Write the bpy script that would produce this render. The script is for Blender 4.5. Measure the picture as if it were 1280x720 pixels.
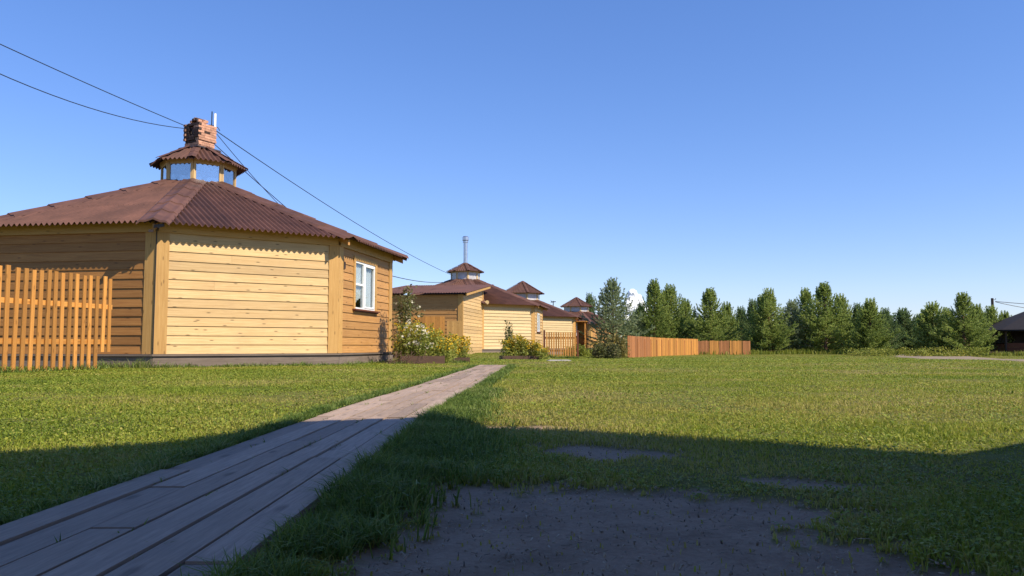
import bpy, math, random
import numpy as np
from mathutils import Vector, Matrix
R = math.radians
random.seed(5); rng = np.random.default_rng(5)
for o in list(bpy.data.objects): bpy.data.objects.remove(o)
S = bpy.context.scene; COL = S.collection

# ------------------------------------------------------------------ camera, sky, sun, exposure
EYE = 0.5; F = 1000.0
cam = bpy.data.cameras.new('camera'); cam.sensor_width = 36; cam.lens = 36*F/1280
cam.clip_start = .05; cam.clip_end = 6000
co = bpy.data.objects.new('camera', cam); COL.objects.link(co)
co.location = (0, 0, EYE); co.rotation_euler = (R(90)+math.atan(73/F), 0, 0)
S.camera = co
SUN_AZ, SUN_EL = R(-32), R(43)
w = bpy.data.worlds.new('World'); S.world = w; w.use_nodes = True
nt = w.node_tree; bg = nt.nodes['Background']
sky = nt.nodes.new('ShaderNodeTexSky'); sky.sky_type = 'NISHITA'; sky.sun_disc = False
sky.sun_elevation = SUN_EL; sky.sun_rotation = R(122)
sky.air_density = 1.0; sky.dust_density = .1; sky.ozone_density = 1.8; sky.altitude = 100
hs = nt.nodes.new('ShaderNodeHueSaturation'); hs.inputs['Saturation'].default_value = 1.3
gm = nt.nodes.new('ShaderNodeGamma'); gm.inputs[1].default_value = .78
tint = nt.nodes.new('ShaderNodeMix'); tint.data_type = 'RGBA'; tint.blend_type = 'MULTIPLY'; tint.inputs[0].default_value = 1
tint.inputs[7].default_value = (.88, .94, 1.30, 1)
nt.links.new(sky.outputs[0], gm.inputs[0]); nt.links.new(gm.outputs[0], hs.inputs['Color']); nt.links.new(hs.outputs[0], tint.inputs[6]); nt.links.new(tint.outputs[2], bg.inputs[0]); bg.inputs[1].default_value = .15
sl = bpy.data.lights.new('sun', 'SUN'); sl.energy = 5.0; sl.angle = R(.5); sl.color = (1, .90, .74)
so = bpy.data.objects.new('sun', sl); COL.objects.link(so)
SV = Vector((math.cos(SUN_AZ)*math.cos(SUN_EL), math.sin(SUN_AZ)*math.cos(SUN_EL), math.sin(SUN_EL)))
so.rotation_euler = (-SV).to_track_quat('-Z', 'Y').to_euler(); so.location = SV*50
vs = S.view_settings; vs.view_transform = 'Standard'; vs.look = 'None'; vs.gamma = 1; vs.exposure = 0.45
vs.use_curve_mapping = False
S.render.resolution_x = 1024; S.render.resolution_y = 576

# ------------------------------------------------------------------ helpers
def tag(o, label=None, cat=None, group=None, kind=None):
    if label: o['label'] = label
    if cat: o['category'] = cat
    if group: o['group'] = group
    if kind: o['kind'] = kind
    return o
def empty(name, loc=(0, 0, 0), rz=0, **k):
    o = bpy.data.objects.new(name, None); COL.objects.link(o)
    o.location = loc; o.rotation_euler = (0, 0, rz); o.empty_display_size = .2
    return tag(o, **k)
def copy_tree(o, parent=None):
    c = o.copy(); COL.objects.link(c)
    if parent is not None: c.parent = parent
    for ch in list(o.children): copy_tree(ch, c)
    return c
def hashn(ix, iy, s):
    h = np.sin(ix*127.1+iy*311.7+s*74.7)*43758.5453
    return h-np.floor(h)
def vnoise(x, y, s=0):
    x = np.asarray(x, float); y = np.asarray(y, float)
    ix, iy = np.floor(x), np.floor(y); fx, fy = x-ix, y-iy
    fx = fx*fx*(3-2*fx); fy = fy*fy*(3-2*fy)
    a = hashn(ix, iy, s)*(1-fx)+hashn(ix+1, iy, s)*fx
    b = hashn(ix, iy+1, s)*(1-fx)+hashn(ix+1, iy+1, s)*fx
    return a*(1-fy)+b*fy
def fbm(x, y, s=0, n=4):
    t = 0; a = .5
    for i in range(n): t = t+a*vnoise(x*2**i, y*2**i, s+i); a *= .5
    return t/(1-.5**n)
def sstep(a, b, x):
    t = np.clip((np.asarray(x, float)-a)/(b-a), 0, 1); return t*t*(3-2*t)
def terrain(x, y):
    x = np.asarray(x, float); y = np.asarray(y, float)
    z = -.28*sstep(24, 52, y)
    z = z+.36*np.exp(-((x+1.5)/5.5)**2-((y-53)/6.5)**2)       # low bank the second house stands on
    return z
def tz(x, y): return float(terrain(x, y))

class MB:
    """mesh builder: verts, faces, per-loop uv in metres, per-face random value"""
    def __init__(s): s.v = []; s.f = []; s.uv = []; s.r = []; s.mi = []
    def face(s, pts, uvs=None, r=.5, mi=0):
        b = len(s.v); s.v += [tuple(p) for p in pts]; s.f.append(tuple(range(b, b+len(pts))))
        s.uv.append(uvs or [(0, 0)]*len(pts)); s.r.append(r); s.mi.append(mi)
    def hexa(s, c, r=None, mi=0, off=None):
        """8 corners: bottom 0-3 ccw, top 4-7; edge 0->1 is the grain direction"""
        if r is None: r = random.random()
        if off is None: off = (random.uniform(0, 90), random.uniform(0, 90))
        c = [Vector(p) for p in c]
        L = (c[1]-c[0]).normalized()
        for q in ((0, 3, 2, 1), (4, 5, 6, 7), (0, 1, 5, 4), (2, 3, 7, 6), (1, 2, 6, 5), (3, 0, 4, 7)):
            p = [c[i] for i in q]
            e1 = p[1]-p[0]; n = e1.cross(p[2]-p[1])
            if n.length < 1e-9: n = Vector((0, 0, 1))
            n.normalize(); a = L-n*L.dot(n)
            if a.length < .3: a = (p[1]-p[0])
            if a.length < 1e-9: a = Vector((1, 0, 0))
            a.normalize(); b = n.cross(a)
            s.face(p, [((x-c[0]).dot(a)+off[0], (x-c[0]).dot(b)+off[1]) for x in p], r, mi)
    def box(s, o, ax, ay, az, r=None, mi=0):
        """o corner; ax grain axis vector, ay, az vectors"""
        o, ax, ay, az = map(Vector, (o, ax, ay, az))
        if ax.cross(ay).dot(az) < 0: o = o+ay; ay = -ay
        s.hexa([o, o+ax, o+ax+ay, o+ay, o+az, o+ax+az, o+ax+ay+az, o+ay+az], r, mi)
    def tube(s, pts, rad, n=8, r=None, cap=True, mi=0):
        pts = [Vector(p) for p in pts]
        if r is None: r = random.random()
        rr = rad if isinstance(rad, (list, tuple)) else [rad]*len(pts)
        rings = []
        for i, p in enumerate(pts):
            d = (pts[min(i+1, len(pts)-1)]-pts[max(i-1, 0)]).normalized()
            a = d.cross(Vector((0, 0, 1)))
            if a.length < .05: a = d.cross(Vector((0, 1, 0)))
            a.normalize(); b = d.cross(a)
            rings.append([p+(a*math.cos(t)+b*math.sin(t))*rr[i] for t in [2*math.pi*k/n for k in range(n)]])
        ln = 0
        for i in range(len(pts)-1):
            l2 = ln+(pts[i+1]-pts[i]).length
            for k in range(n):
                k2 = (k+1) % n
                s.face([rings[i][k], rings[i+1][k], rings[i+1][k2], rings[i][k2]],
                       [(ln, k*.1), (l2, k*.1), (l2, k*.1+.1), (ln, k*.1+.1)], r, mi)
            ln = l2
        if cap: s.face(rings[-1][::-1], None, r, mi); s.face(rings[0], None, r, mi)
    def build(s, name, mats, parent=None, smooth=False, kind=None):
        me = bpy.data.meshes.new(name); me.from_pydata(s.v, [], s.f)
        if not isinstance(mats, (list, tuple)): mats = [mats]
        for m in mats: me.materials.append(m)
        uv = me.uv_layers.new(name='UVMap')
        uv.data.foreach_set('uv', np.array([c for f in s.uv for c in f], dtype=np.float32).ravel())
        a = me.attributes.new('rnd', 'FLOAT', 'FACE'); a.data.foreach_set('value', np.array(s.r, dtype=np.float32))
        me.polygons.foreach_set('material_index', np.array(s.mi, dtype=np.int32))
        if smooth: me.polygons.foreach_set('use_smooth', np.ones(len(s.f), dtype=bool))
        me.update()
        o = bpy.data.objects.new(name, me); COL.objects.link(o)
        if parent is not None: o.parent = parent
        if kind: o['kind'] = kind
        return o
def np_mesh(name, V, Fq, mat, parent=None, rnd=None, verts_per=None, smooth=False):
    """V (n,3); Fq list of (array (m,k))"""
    me = bpy.data.meshes.new(name)
    me.vertices.add(len(V)); me.vertices.foreach_set('co', np.asarray(V, np.float32).ravel())
    loops = np.concatenate([f.ravel() for f in Fq]).astype(np.int32)
    tot = np.concatenate([np.full(len(f), f.shape[1]) for f in Fq]).astype(np.int32)
    st = np.concatenate([[0], np.cumsum(tot)[:-1]]).astype(np.int32)
    me.loops.add(len(loops)); me.loops.foreach_set('vertex_index', loops)
    me.polygons.add(len(tot)); me.polygons.foreach_set('loop_start', st)
    try: me.polygons.foreach_set('loop_total', tot)
    except Exception: pass
    me.update(calc_edges=True); me.validate()
    if rnd is not None:
        a = me.attributes.new('rnd', 'FLOAT', 'POINT'); a.data.foreach_set('value', np.asarray(rnd, np.float32))
    if smooth: me.polygons.foreach_set('use_smooth', np.ones(len(tot), dtype=bool))
    me.materials.append(mat)
    o = bpy.data.objects.new(name, me); COL.objects.link(o)
    if parent is not None: o.parent = parent
    return o

# ------------------------------------------------------------------ materials
def newmat(name):
    m = bpy.data.materials.new(name); m.use_nodes = True; t = m.node_tree
    return m, t, t.nodes['Principled BSDF']
def node(t, kind, **k):
    n = t.nodes.new(kind)
    for a, b in k.items():
        if a.startswith('i_'): n.inputs[a[2:].replace('_', ' ')].default_value = b
        else: setattr(n, a, b)
    return n
def ramp(t, src, stops):
    n = t.nodes.new('ShaderNodeValToRGB'); e = n.color_ramp.elements
    while len(e) < len(stops): e.new(.5)
    for i, (p, c) in enumerate(stops):
        e[i].position = p; e[i].color = (*c, 1) if len(c) == 3 else (c[0],)*3+(1,)
    t.links.new(src, n.inputs[0]); return n
def mix(t, a, b, f, mode='MIX'):
    n = t.nodes.new('ShaderNodeMix'); n.data_type = 'RGBA'; n.blend_type = mode
    for s, v in ((n.inputs[0], f), (n.inputs[6], a), (n.inputs[7], b)):
        if isinstance(v, (int, float)): s.default_value = v
        elif isinstance(v, tuple): s.default_value = (*v, 1)
        else: t.links.new(v, s)
    return n.outputs[2]
def rnd_node(t):
    return node(t, 'ShaderNodeAttribute', attribute_name='rnd').outputs['Fac']
def wood(name, light, dark, knots=.6, rough=.6, var=.25, grime=0, grime_col=(.12, .09, .07), grain=(1.3, 34, 1)):
    m, t, p = newmat(name); L = t.links
    uv = node(t, 'ShaderNodeUVMap', uv_map='UVMap').outputs[0]
    mp = node(t, 'ShaderNodeMapping'); mp.inputs['Scale'].default_value = grain; L.new(uv, mp.inputs[0])
    n1 = node(t, 'ShaderNodeTexNoise', i_Scale=1.0, i_Detail=8.0, i_Roughness=.7, i_Distortion=.6); L.new(mp.outputs[0], n1.inputs['Vector'])
    c = ramp(t, n1.outputs[0], [(.3, dark), (.62, light)]).outputs[0]
    # knots
    mk = node(t, 'ShaderNodeMapping'); mk.inputs['Scale'].default_value = (1.25, 4.2, 1); L.new(uv, mk.inputs[0])
    vo = node(t, 'ShaderNodeTexVoronoi', i_Scale=1.0, voronoi_dimensions='2D'); L.new(mk.outputs[0], vo.inputs['Vector'])
    kr = ramp(t, vo.outputs['Distance'], [(.03, (1,)), (.085, (0,))])
    kf = node(t, 'ShaderNodeMath', operation='MULTIPLY'); L.new(kr.outputs[0], kf.inputs[0]); kf.inputs[1].default_value = knots
    c = mix(t, c, tuple(x*.28 for x in dark), kf.outputs[0])
    # per-board tone
    rn = rnd_node(t)
    rv = ramp(t, rn, [(0, (1-var,)*3), (.5, (1-var*.35, 1-var*.4, 1-var*.5)), (1, (1+var*.25,)*3)])
    c = mix(t, c, rv.outputs[0], 1.0, 'MULTIPLY')
    # weather blotches
    g = node(t, 'ShaderNodeNewGeometry')
    n2 = node(t, 'ShaderNodeTexNoise', i_Scale=1.7, i_Detail=6.0, i_Roughness=.65); L.new(g.outputs['Position'], n2.inputs['Vector'])
    gr = ramp(t, n2.outputs[0], [(.48, (0,)), (.72, (1,))])
    gf = node(t, 'ShaderNodeMath', operation='MULTIPLY'); L.new(gr.outputs[0], gf.inputs[0]); gf.inputs[1].default_value = max(grime, .12)
    c = mix(t, c, grime_col if grime else tuple(x*.55 for x in dark), gf.outputs[0])
    L.new(c, p.inputs['Base Color']); p.inputs['Roughness'].default_value = rough
    p.inputs['Specular IOR Level'].default_value = .3
    b = node(t, 'ShaderNodeBump', i_Strength=.35, i_Distance=.004); L.new(n1.outputs[0], b.inputs['Height']); L.new(b.outputs[0], p.inputs['Normal'])
    return m
def plain(name, col, rough=.6, metal=0, nscale=6, var=.25, bump=0, attr=True, spec=.4):
    m, t, p = newmat(name); L = t.links
    g = node(t, 'ShaderNodeNewGeometry')
    n = node(t, 'ShaderNodeTexNoise', i_Scale=nscale, i_Detail=6.0, i_Roughness=.65); L.new(g.outputs['Position'], n.inputs['Vector'])
    c = ramp(t, n.outputs[0], [(.3, tuple(x*(1-var) for x in col)), (.7, tuple(min(1, x*(1+var*.6)) for x in col))]).outputs[0]
    if attr:
        rv = ramp(t, rnd_node(t), [(0, (1-var*.8,)*3), (1, (1+var*.3,)*3)])
        c = mix(t, c, rv.outputs[0], 1.0, 'MULTIPLY')
    L.new(c, p.inputs['Base Color']); p.inputs['Roughness'].default_value = rough; p.inputs['Metallic'].default_value = metal
    p.inputs['Specular IOR Level'].default_value = spec
    if bump:
        b = node(t, 'ShaderNodeBump', i_Strength=.5, i_Distance=bump); L.new(n.outputs[0], b.inputs['Height']); L.new(b.outputs[0], p.inputs['Normal'])
    return m
def leafmat(name, stops, trans=.3, rough=.55, nscale=.5):
    m, t, p = newmat(name); L = t.links
    rn = rnd_node(t)
    g = node(t, 'ShaderNodeNewGeometry')
    n = node(t, 'ShaderNodeTexNoise', i_Scale=nscale, i_Detail=3.0); L.new(g.outputs['Position'], n.inputs['Vector'])
    ad = node(t, 'ShaderNodeMath', operation='MULTIPLY_ADD'); L.new(n.outputs[0], ad.inputs[0]); ad.inputs[1].default_value = .9; 
    sb = node(t, 'ShaderNodeMath', operation='MULTIPLY_ADD'); L.new(rn, sb.inputs[0]); sb.inputs[1].default_value = .55; sb.inputs[2].default_value = -.22
    L.new(sb.outputs[0], ad.inputs[2])
    c = ramp(t, ad.outputs[0], stops).outputs[0]
    L.new(c, p.inputs['Base Color']); p.inputs['Roughness'].default_value = rough; p.inputs['Specular IOR Level'].default_value = .25
    tr = node(t, 'ShaderNodeBsdfTranslucent'); L.new(c, tr.inputs[0])
    mx = node(t, 'ShaderNodeMixShader'); mx.inputs[0].default_value = trans
    L.new(p.outputs[0], mx.inputs[1]); L.new(tr.outputs[0], mx.inputs[2])
    L.new(mx.outputs[0], t.nodes['Material Output'].inputs[0])
    return m
M = {}
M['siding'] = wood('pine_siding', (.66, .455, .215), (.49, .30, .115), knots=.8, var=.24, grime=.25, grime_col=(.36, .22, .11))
M['siding_shaded'] = wood('pine_siding_shaded', (.44, .21, .06), (.29, .12, .03), knots=.6, var=.3)  # darker brown siding, shade of the unlit left-hand wall put into its colour
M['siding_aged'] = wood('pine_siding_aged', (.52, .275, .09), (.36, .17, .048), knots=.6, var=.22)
M['siding_pale'] = wood('pine_siding_pale', (.66, .50, .27), (.52, .36, .16), knots=.35, var=.14)
M['post'] = wood('pine_post', (.56, .33, .11), (.42, .22, .06), knots=.6, var=.14)
M['fence'] = wood('stained_fence', (.62, .295, .07), (.46, .19, .04), knots=.5, var=.45)
M['fence_red'] = wood('red_fence', (.44, .19, .07), (.32, .12, .04), knots=.3, var=.4)
M['redwood'] = wood('red_brown_trim', (.20, .065, .03), (.13, .04, .02), knots=.2, var=.3)
M['plinth'] = wood('grey_plinth', (.23, .18, .145), (.13, .10, .08), knots=.2, var=.3, grime=.5, rough=.8)
M['deck'] = wood('grey_deck', (.43, .31, .23), (.27, .195, .145), knots=.5, var=.3, grime=.4, grime_col=(.20, .16, .13), rough=.85, grain=(4.5, 75, 1))
M['dark_wood'] = wood('dark_wood', (.07, .045, .03), (.035, .022, .016), knots=.2, var=.3)
M['bed_wood'] = wood('planter_wood', (.14, .08, .05), (.08, .045, .03), knots=.2, var=.3)
M['roof'] = plain('brown_corrugated', (.115, .050, .033), rough=.66, nscale=1.3, var=.38, bump=.003)
M['ridge'] = plain('brown_ridge', (.125, .056, .038), rough=.66, nscale=2, var=.35, bump=.003)
M['roof_dark'] = plain('dark_roof', (.018, .014, .016), rough=.85, var=.3)
M['white'] = plain('white_paint', (.78, .78, .76), rough=.4, var=.06)
M['steel'] = plain('steel_pipe', (.62, .63, .65), rough=.28, metal=.9, var=.15)
M['brick'] = plain('pale_brick', (.56, .29, .185), rough=.85, nscale=14, var=.35, bump=.006)
M['soot'] = plain('sooty_brick', (.085, .05, .04), rough=.9, nscale=14, var=.5, bump=.006)
M['mortar'] = plain('mortar', (.40, .33, .27), rough=.9, nscale=20, var=.3)
M['black'] = plain('black_cable', (.02, .02, .022), rough=.5, var=.2)
M['iron'] = plain('dark_sheet', (.05, .035, .03), rough=.5, var=.3)
M['curtain'] = plain('curtain', (.88, .88, .88), rough=.9, nscale=30, var=.2)
M['pane_white'] = plain('milky_pane', (.55, .52, .53), rough=.25, nscale=3, var=.3)
M['inner'] = plain('dark_room', (.05, .035, .025), rough=.9)
M['bark'] = plain('pine_bark', (.16, .09, .055), rough=.9, nscale=20, var=.4)
def glassmat(k=.16, base=.05):
    m, t, p = newmat('window_glass'); L = t.links
    gl = node(t, 'ShaderNodeBsdfGlossy'); gl.inputs['Roughness'].default_value = .02; gl.inputs[0].default_value = (.9, .93, .96, 1)
    tr = node(t, 'ShaderNodeBsdfTransparent'); tr.inputs[0].default_value = (.85, .88, .88, 1)
    lw = node(t, 'ShaderNodeLayerWeight'); lw.inputs[0].default_value = .35
    ad = node(t, 'ShaderNodeMath', operation='MULTIPLY_ADD'); L.new(lw.outputs[0], ad.inputs[0]); ad.inputs[1].default_value = k; ad.inputs[2].default_value = base
    mx = node(t, 'ShaderNodeMixShader'); L.new(ad.outputs[0], mx.inputs[0]); L.new(tr.outputs[0], mx.inputs[1]); L.new(gl.outputs[0], mx.inputs[2])
    L.new(mx.outputs[0], t.nodes['Material Output'].inputs[0]); return m
M['glass'] = glassmat()
M['glass_pale'] = glassmat(.3, .45)
def groundmat():
    m, t, p = newmat('meadow_soil'); L = t.links
    g = node(t, 'ShaderNodeNewGeometry').outputs['Position']
    a = node(t, 'ShaderNodeAttribute', attribute_name='bare').outputs['Fac']
    n1 = node(t, 'ShaderNodeTexNoise', i_Scale=.35, i_Detail=6.0, i_Roughness=.6); L.new(g, n1.inputs['Vector'])
    n2 = node(t, 'ShaderNodeTexNoise', i_Scale=60.0, i_Detail=8.0, i_Roughness=.75); L.new(g, n2.inputs['Vector'])
    n3 = node(t, 'ShaderNodeTexNoise', i_Scale=4.0, i_Detail=5.0, i_Roughness=.6); L.new(g, n3.inputs['Vector'])
    green = ramp(t, n1.outputs[0], [(.35, (.11, .125, .022)), (.65, (.16, .145, .035))]).outputs[0]
    green = mix(t, green, (.16, .12, .06), ramp(t, n3.outputs[0], [(.5, (0,)), (.75, (.6,))]).outputs[0])
    dirt = ramp(t, n2.outputs[0], [(.25, (.26, .17, .115)), (.5, (.35, .24, .165)), (.75, (.44, .315, .22))]).outputs[0]
    dirt = mix(t, dirt, (.15, .10, .065), ramp(t, n3.outputs[0], [(.45, (0,)), (.7, (.55,))]).outputs[0])
    vo = node(t, 'ShaderNodeTexVoronoi', i_Scale=45.0); L.new(g, vo.inputs['Vector'])
    dirt = mix(t, dirt, (.24, .21, .18), ramp(t, vo.outputs['Distance'], [(.10, (.4,)), (.16, (0,))]).outputs[0])
    L.new(mix(t, green, dirt, a), p.inputs['Base Color']); p.inputs['Roughness'].default_value = .95
    p.inputs['Specular IOR Level'].default_value = .1
    b = node(t, 'ShaderNodeBump', i_Strength=.8, i_Distance=.012); L.new(n2.outputs[0], b.inputs['Height'])
    b2 = node(t, 'ShaderNodeBump', i_Strength=.6, i_Distance=.03); L.new(n3.outputs[0], b2.inputs['Height']); L.new(b.outputs[0], b2.inputs['Normal'])
    L.new(b2.outputs[0], p.inputs['Normal']); return m
M['ground'] = groundmat()
M['sand'] = plain('sandy_track', (.27, .20, .125), rough=.95, nscale=1.2, var=.4, bump=.01, attr=False)
M['slab'] = plain('stone_slab', (.42, .37, .31), rough=.9, nscale=6, var=.3, bump=.004)
M['grass'] = leafmat('lawn_blades', [(.05, (.085, .14, .016)), (.30, (.205, .27, .025)), (.52, (.31, .34, .035)), (.74, (.40, .35, .08)), (1, (.50, .39, .20))], trans=.4, nscale=.33)
M['clover'] = leafmat('clover_leaf', [(.1, (.09, .14, .02)), (.45, (.20, .26, .03)), (.75, (.33, .33, .05)), (1, (.48, .37, .14))], trans=.3, nscale=.6)
M['edge_grass'] = leafmat('edge_blades', [(.1, (.06, .11, .018)), (.45, (.13, .20, .03)), (.72, (.23, .28, .06)), (1, (.46, .40, .20))], trans=.35, nscale=.8)
M['litter'] = leafmat('straw_and_grit', [(.1, (.14, .11, .08)), (.5, (.26, .20, .14)), (.9, (.45, .34, .22))], trans=.05, nscale=3)
M['tall'] = leafmat('tall_grass_blades', [(.1, (.10, .15, .018)), (.5, (.22, .25, .03)), (.9, (.36, .33, .06))], trans=.35, nscale=.2)
M['pine'] = leafmat('pine_needles', [(.1, (.13, .18, .045)), (.45, (.29, .37, .09)), (.7, (.40, .47, .13)), (1, (.52, .54, .19))], trans=.58, nscale=.25)
M['pine_blue'] = leafmat('pine_needles_grey', [(.1, (.17, .22, .11)), (.5, (.32, .38, .19)), (1, (.46, .50, .28))], trans=.45, nscale=.25)
M['pine_dark'] = leafmat('pine_needles_dark', [(.1, (.10, .15, .055)), (.5, (.20, .28, .10)), (1, (.32, .39, .15))], trans=.4, nscale=.25)
M['leaf'] = leafmat('shrub_leaf', [(.1, (.12, .16, .03)), (.5, (.30, .33, .06)), (1, (.50, .44, .09))], trans=.45, nscale=1.5)
M['leaf_dark'] = leafmat('vine_leaf', [(.1, (.06, .07, .028)), (.5, (.13, .14, .045)), (1, (.28, .22, .09))], trans=.3, nscale=1.5)
M['leaf_red'] = leafmat('reddish_leaf', [(.1, (.10, .09, .03)), (.5, (.22, .19, .05)), (1, (.38, .24, .08))], trans=.3, nscale=1.5)
M['yellow'] = leafmat('yellow_petal', [(.1, (.55, .32, .015)), (1, (.80, .58, .04))], trans=.3, nscale=1.5)
M['petal'] = leafmat('cream_petal', [(.1, (.60, .52, .36)), (1, (.80, .76, .60))], trans=.3, nscale=1.5)

# ------------------------------------------------------------------ ground
DIRT = [(-.52, 1.3), (-.40, 1.74), (-.33, 1.93), (-.25, 2.25), (-.19, 2.42), (-.28, 2.7), (-.22, 2.96), (0, 2.92), (.28, 2.82), (.65, 2.7),
        (.84, 2.56), (.91, 2.42), (.73, 2.28), (.76, 2.11), (.86, 1.98), (1.0, 1.74), (1.4, 1.3), (1.2, -1), (-.6, -1)]
def inpoly(x, y, P):
    r = np.zeros(np.shape(x), bool)
    for i in range(len(P)):
        x1, y1 = P[i]; x2, y2 = P[i-1]
        if y1 == y2: continue
        r ^= ((y1 > y) != (y2 > y)) & (x < (x2-x1)*(y-y1)/(y2-y1)+x1)
    return r
def polydist(x, y, P):
    d = np.full(np.shape(x), 1e9)
    for i in range(len(P)):
        a = np.array(P[i-1]); b = np.array(P[i]); e = b-a
        t = np.clip(((x-a[0])*e[0]+(y-a[1])*e[1])/max(e@e, 1e-9), 0, 1)
        d = np.minimum(d, np.hypot(x-a[0]-t*e[0], y-a[1]-t*e[1]))
    return np.where(inpoly(x, y, P), -d, d)
def bare(x, y):
    x = np.asarray(x, float); y = np.asarray(y, float)
    n = (fbm(x*5, y*5, 3)-.5); n2 = (fbm(x*22, y*22, 9, 3)-.5)
    b = sstep(.06, -.06, polydist(x, y, DIRT)-.055+n*.30+n2*.34)
    for cx, cy, ax, ay, rz in ((.40, 3.87, .36, .30, -.5), (1.06, 2.95, .24, .09, -.3), (.97, 2.46, .16, .06, -.2), (-.1, 5.0, .5, .12, 0)):
        u = (x-cx)*math.cos(rz)+(y-cy)*math.sin(rz); v = -(x-cx)*math.sin(rz)+(y-cy)*math.cos(rz)
        b = np.maximum(b, .97*sstep(1.35, .6, np.hypot(u/ax, v/ay)+n*1.6+n2*.8))
    return b
TRACK = [(28, 60), (24, 44), (17.5, 28), (12.6, 19.2), (7, 10), (9, 8), (17, 18), (21.5, 28), (27.5, 43), (36, 62), (38, 78)]
def build_ground():
    ang = np.concatenate([np.linspace(-180, -52, 24, endpoint=False), np.linspace(-52, 52, 416, endpoint=False), np.linspace(52, 180, 24, endpoint=False)])
    rad = np.concatenate([[.05, .4, .8, 1.1], np.geomspace(1.3, 12, 190), np.geomspace(12.5, 90, 60), np.geomspace(100, 4000, 16)])
    A, Rr = np.meshgrid(np.radians(ang), rad, indexing='ij')
    X = np.sin(A)*Rr; Y = np.cos(A)*Rr
    b = bare(X, Y)*(Rr < 12)
    Z = terrain(X, Y)+(fbm(X*1.3, Y*1.3, 1)-.5)*.03*(Rr < 40)+(fbm(X*9, Y*9, 4, 3)-.5)*.02*(Rr < 12)-.012*b
    na, nr = A.shape; idx = np.arange(na*nr).reshape(na, nr); nx = np.roll(idx, -1, 0)
    q = np.stack([idx[:, :-1], idx[:, 1:], nx[:, 1:], nx[:, :-1]], -1).reshape(-1, 4)[:, ::-1]
    V = np.stack([X, Y, Z], -1).reshape(-1, 3)
    o = np_mesh('ground', V, [q], M['ground'], smooth=True)
    a = o.data.attributes.new('bare', 'FLOAT', 'POINT'); a.data.foreach_set('value', b.ravel().astype(np.float32))
    me = o.data
    if me.polygons[1000].normal.z < 0: me.flip_normals()
    tag(o, kind='structure')
build_ground()
def sheet(name, poly, mat, dz, kind='structure', nseg=40, axis=1):
    ys = np.linspace(min(p[1] for p in poly)+.05, max(p[1] for p in poly)-.05, nseg)
    V = []; Fq = []
    for y in ys:
        xs = sorted([(P1[0]+(P2[0]-P1[0])*(y-P1[1])/(P2[1]-P1[1])) for P1, P2 in zip(poly, poly[1:]+poly[:1]) if (P1[1] > y) != (P2[1] > y)])
        x0, x1 = xs[0], xs[-1]; x0 += random.uniform(-.3, .3); x1 += random.uniform(-.3, .3)
        for k in range(9):
            x = x0+(x1-x0)*k/8; V.append((x, y, tz(x, y)+dz-(.06 if k in (0, 8) else 0)))
    n = len(ys)
    q = np.array([[i*9+k, i*9+k+1, (i+1)*9+k+1, (i+1)*9+k] for i in range(n-1) for k in range(8)])
    o = np_mesh(name, np.array(V), [q], mat, smooth=True); return tag(o, kind=kind)
sheet('dirt_track', TRACK, M['sand'], .03)

# boardwalk ------------------------------------------------------------------
def walk_x(y):          # left edge of the walk
    return -1.345+float(np.interp(y, [0, 4.9, 6.85, 10.4, 17.4, 20], [0, 0, .04, .20, .43, .51]))
W_WALK = .752
def build_walk():
    mb = MB(); nb = 6; bw = W_WALK/nb
    for k in range(nb):
        y = -3+random.uniform(0, 2)
        while y < 20.5:
            L = random.choice([1.3, 1.9, 2.4]); y1 = min(y+L, 20.6)
            ns = 4
            zt = .030+random.uniform(-.005, .005); wob = random.uniform(-.002, .002)
            off = (random.uniform(0, 90), random.uniform(0, 90)); r = random.random()
            for s_ in range(ns):
                ya = y+(y1-.008-y)*s_/ns; yb = y+(y1-.008-y)*(s_+1)/ns
                xa = walk_x(ya)+k*bw+.007+wob; xb = walk_x(yb)+k*bw+.007+wob; ww = bw-.014
                c = [(xa+ww, ya, 0), (xb+ww, yb, 0), (xb, yb, 0), (xa, ya, 0)]
                g0 = tz(-1, ya)-.05; g1 = zt+tz(-1, ya)
                o2 = (off[0]+(ya-y), off[1])
                mb.hexa([(p[0], p[1], g0) for p in c]+[(p[0], p[1], g1) for p in c], r, 0, o2)
            y = y1
    o = mb.build('boardwalk', M['deck']); tag(o, kind='structure')
    ms = MB(); y = -2.6
    while y < 20.4:
        x = walk_x(y); ms.box((x+.03, y, -.10), (W_WALK-.06, 0, 0), (0, .09, 0), (0, 0, .06)); y += .75
    ms.build('joist', M['plinth'], o)
build_walk()
mb = MB()
for (x, y, w_, d_) in ((1.62, 27.6, .75, 1.1), (1.75, 29.0, .7, 1.2)):
    mb.box((x-w_/2, y-d_/2, tz(x, y)-.1), (w_, .05, 0), (-.04, d_, 0), (0, 0, .135))
tag(mb.build('paving', M['slab']), kind='structure')

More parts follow.
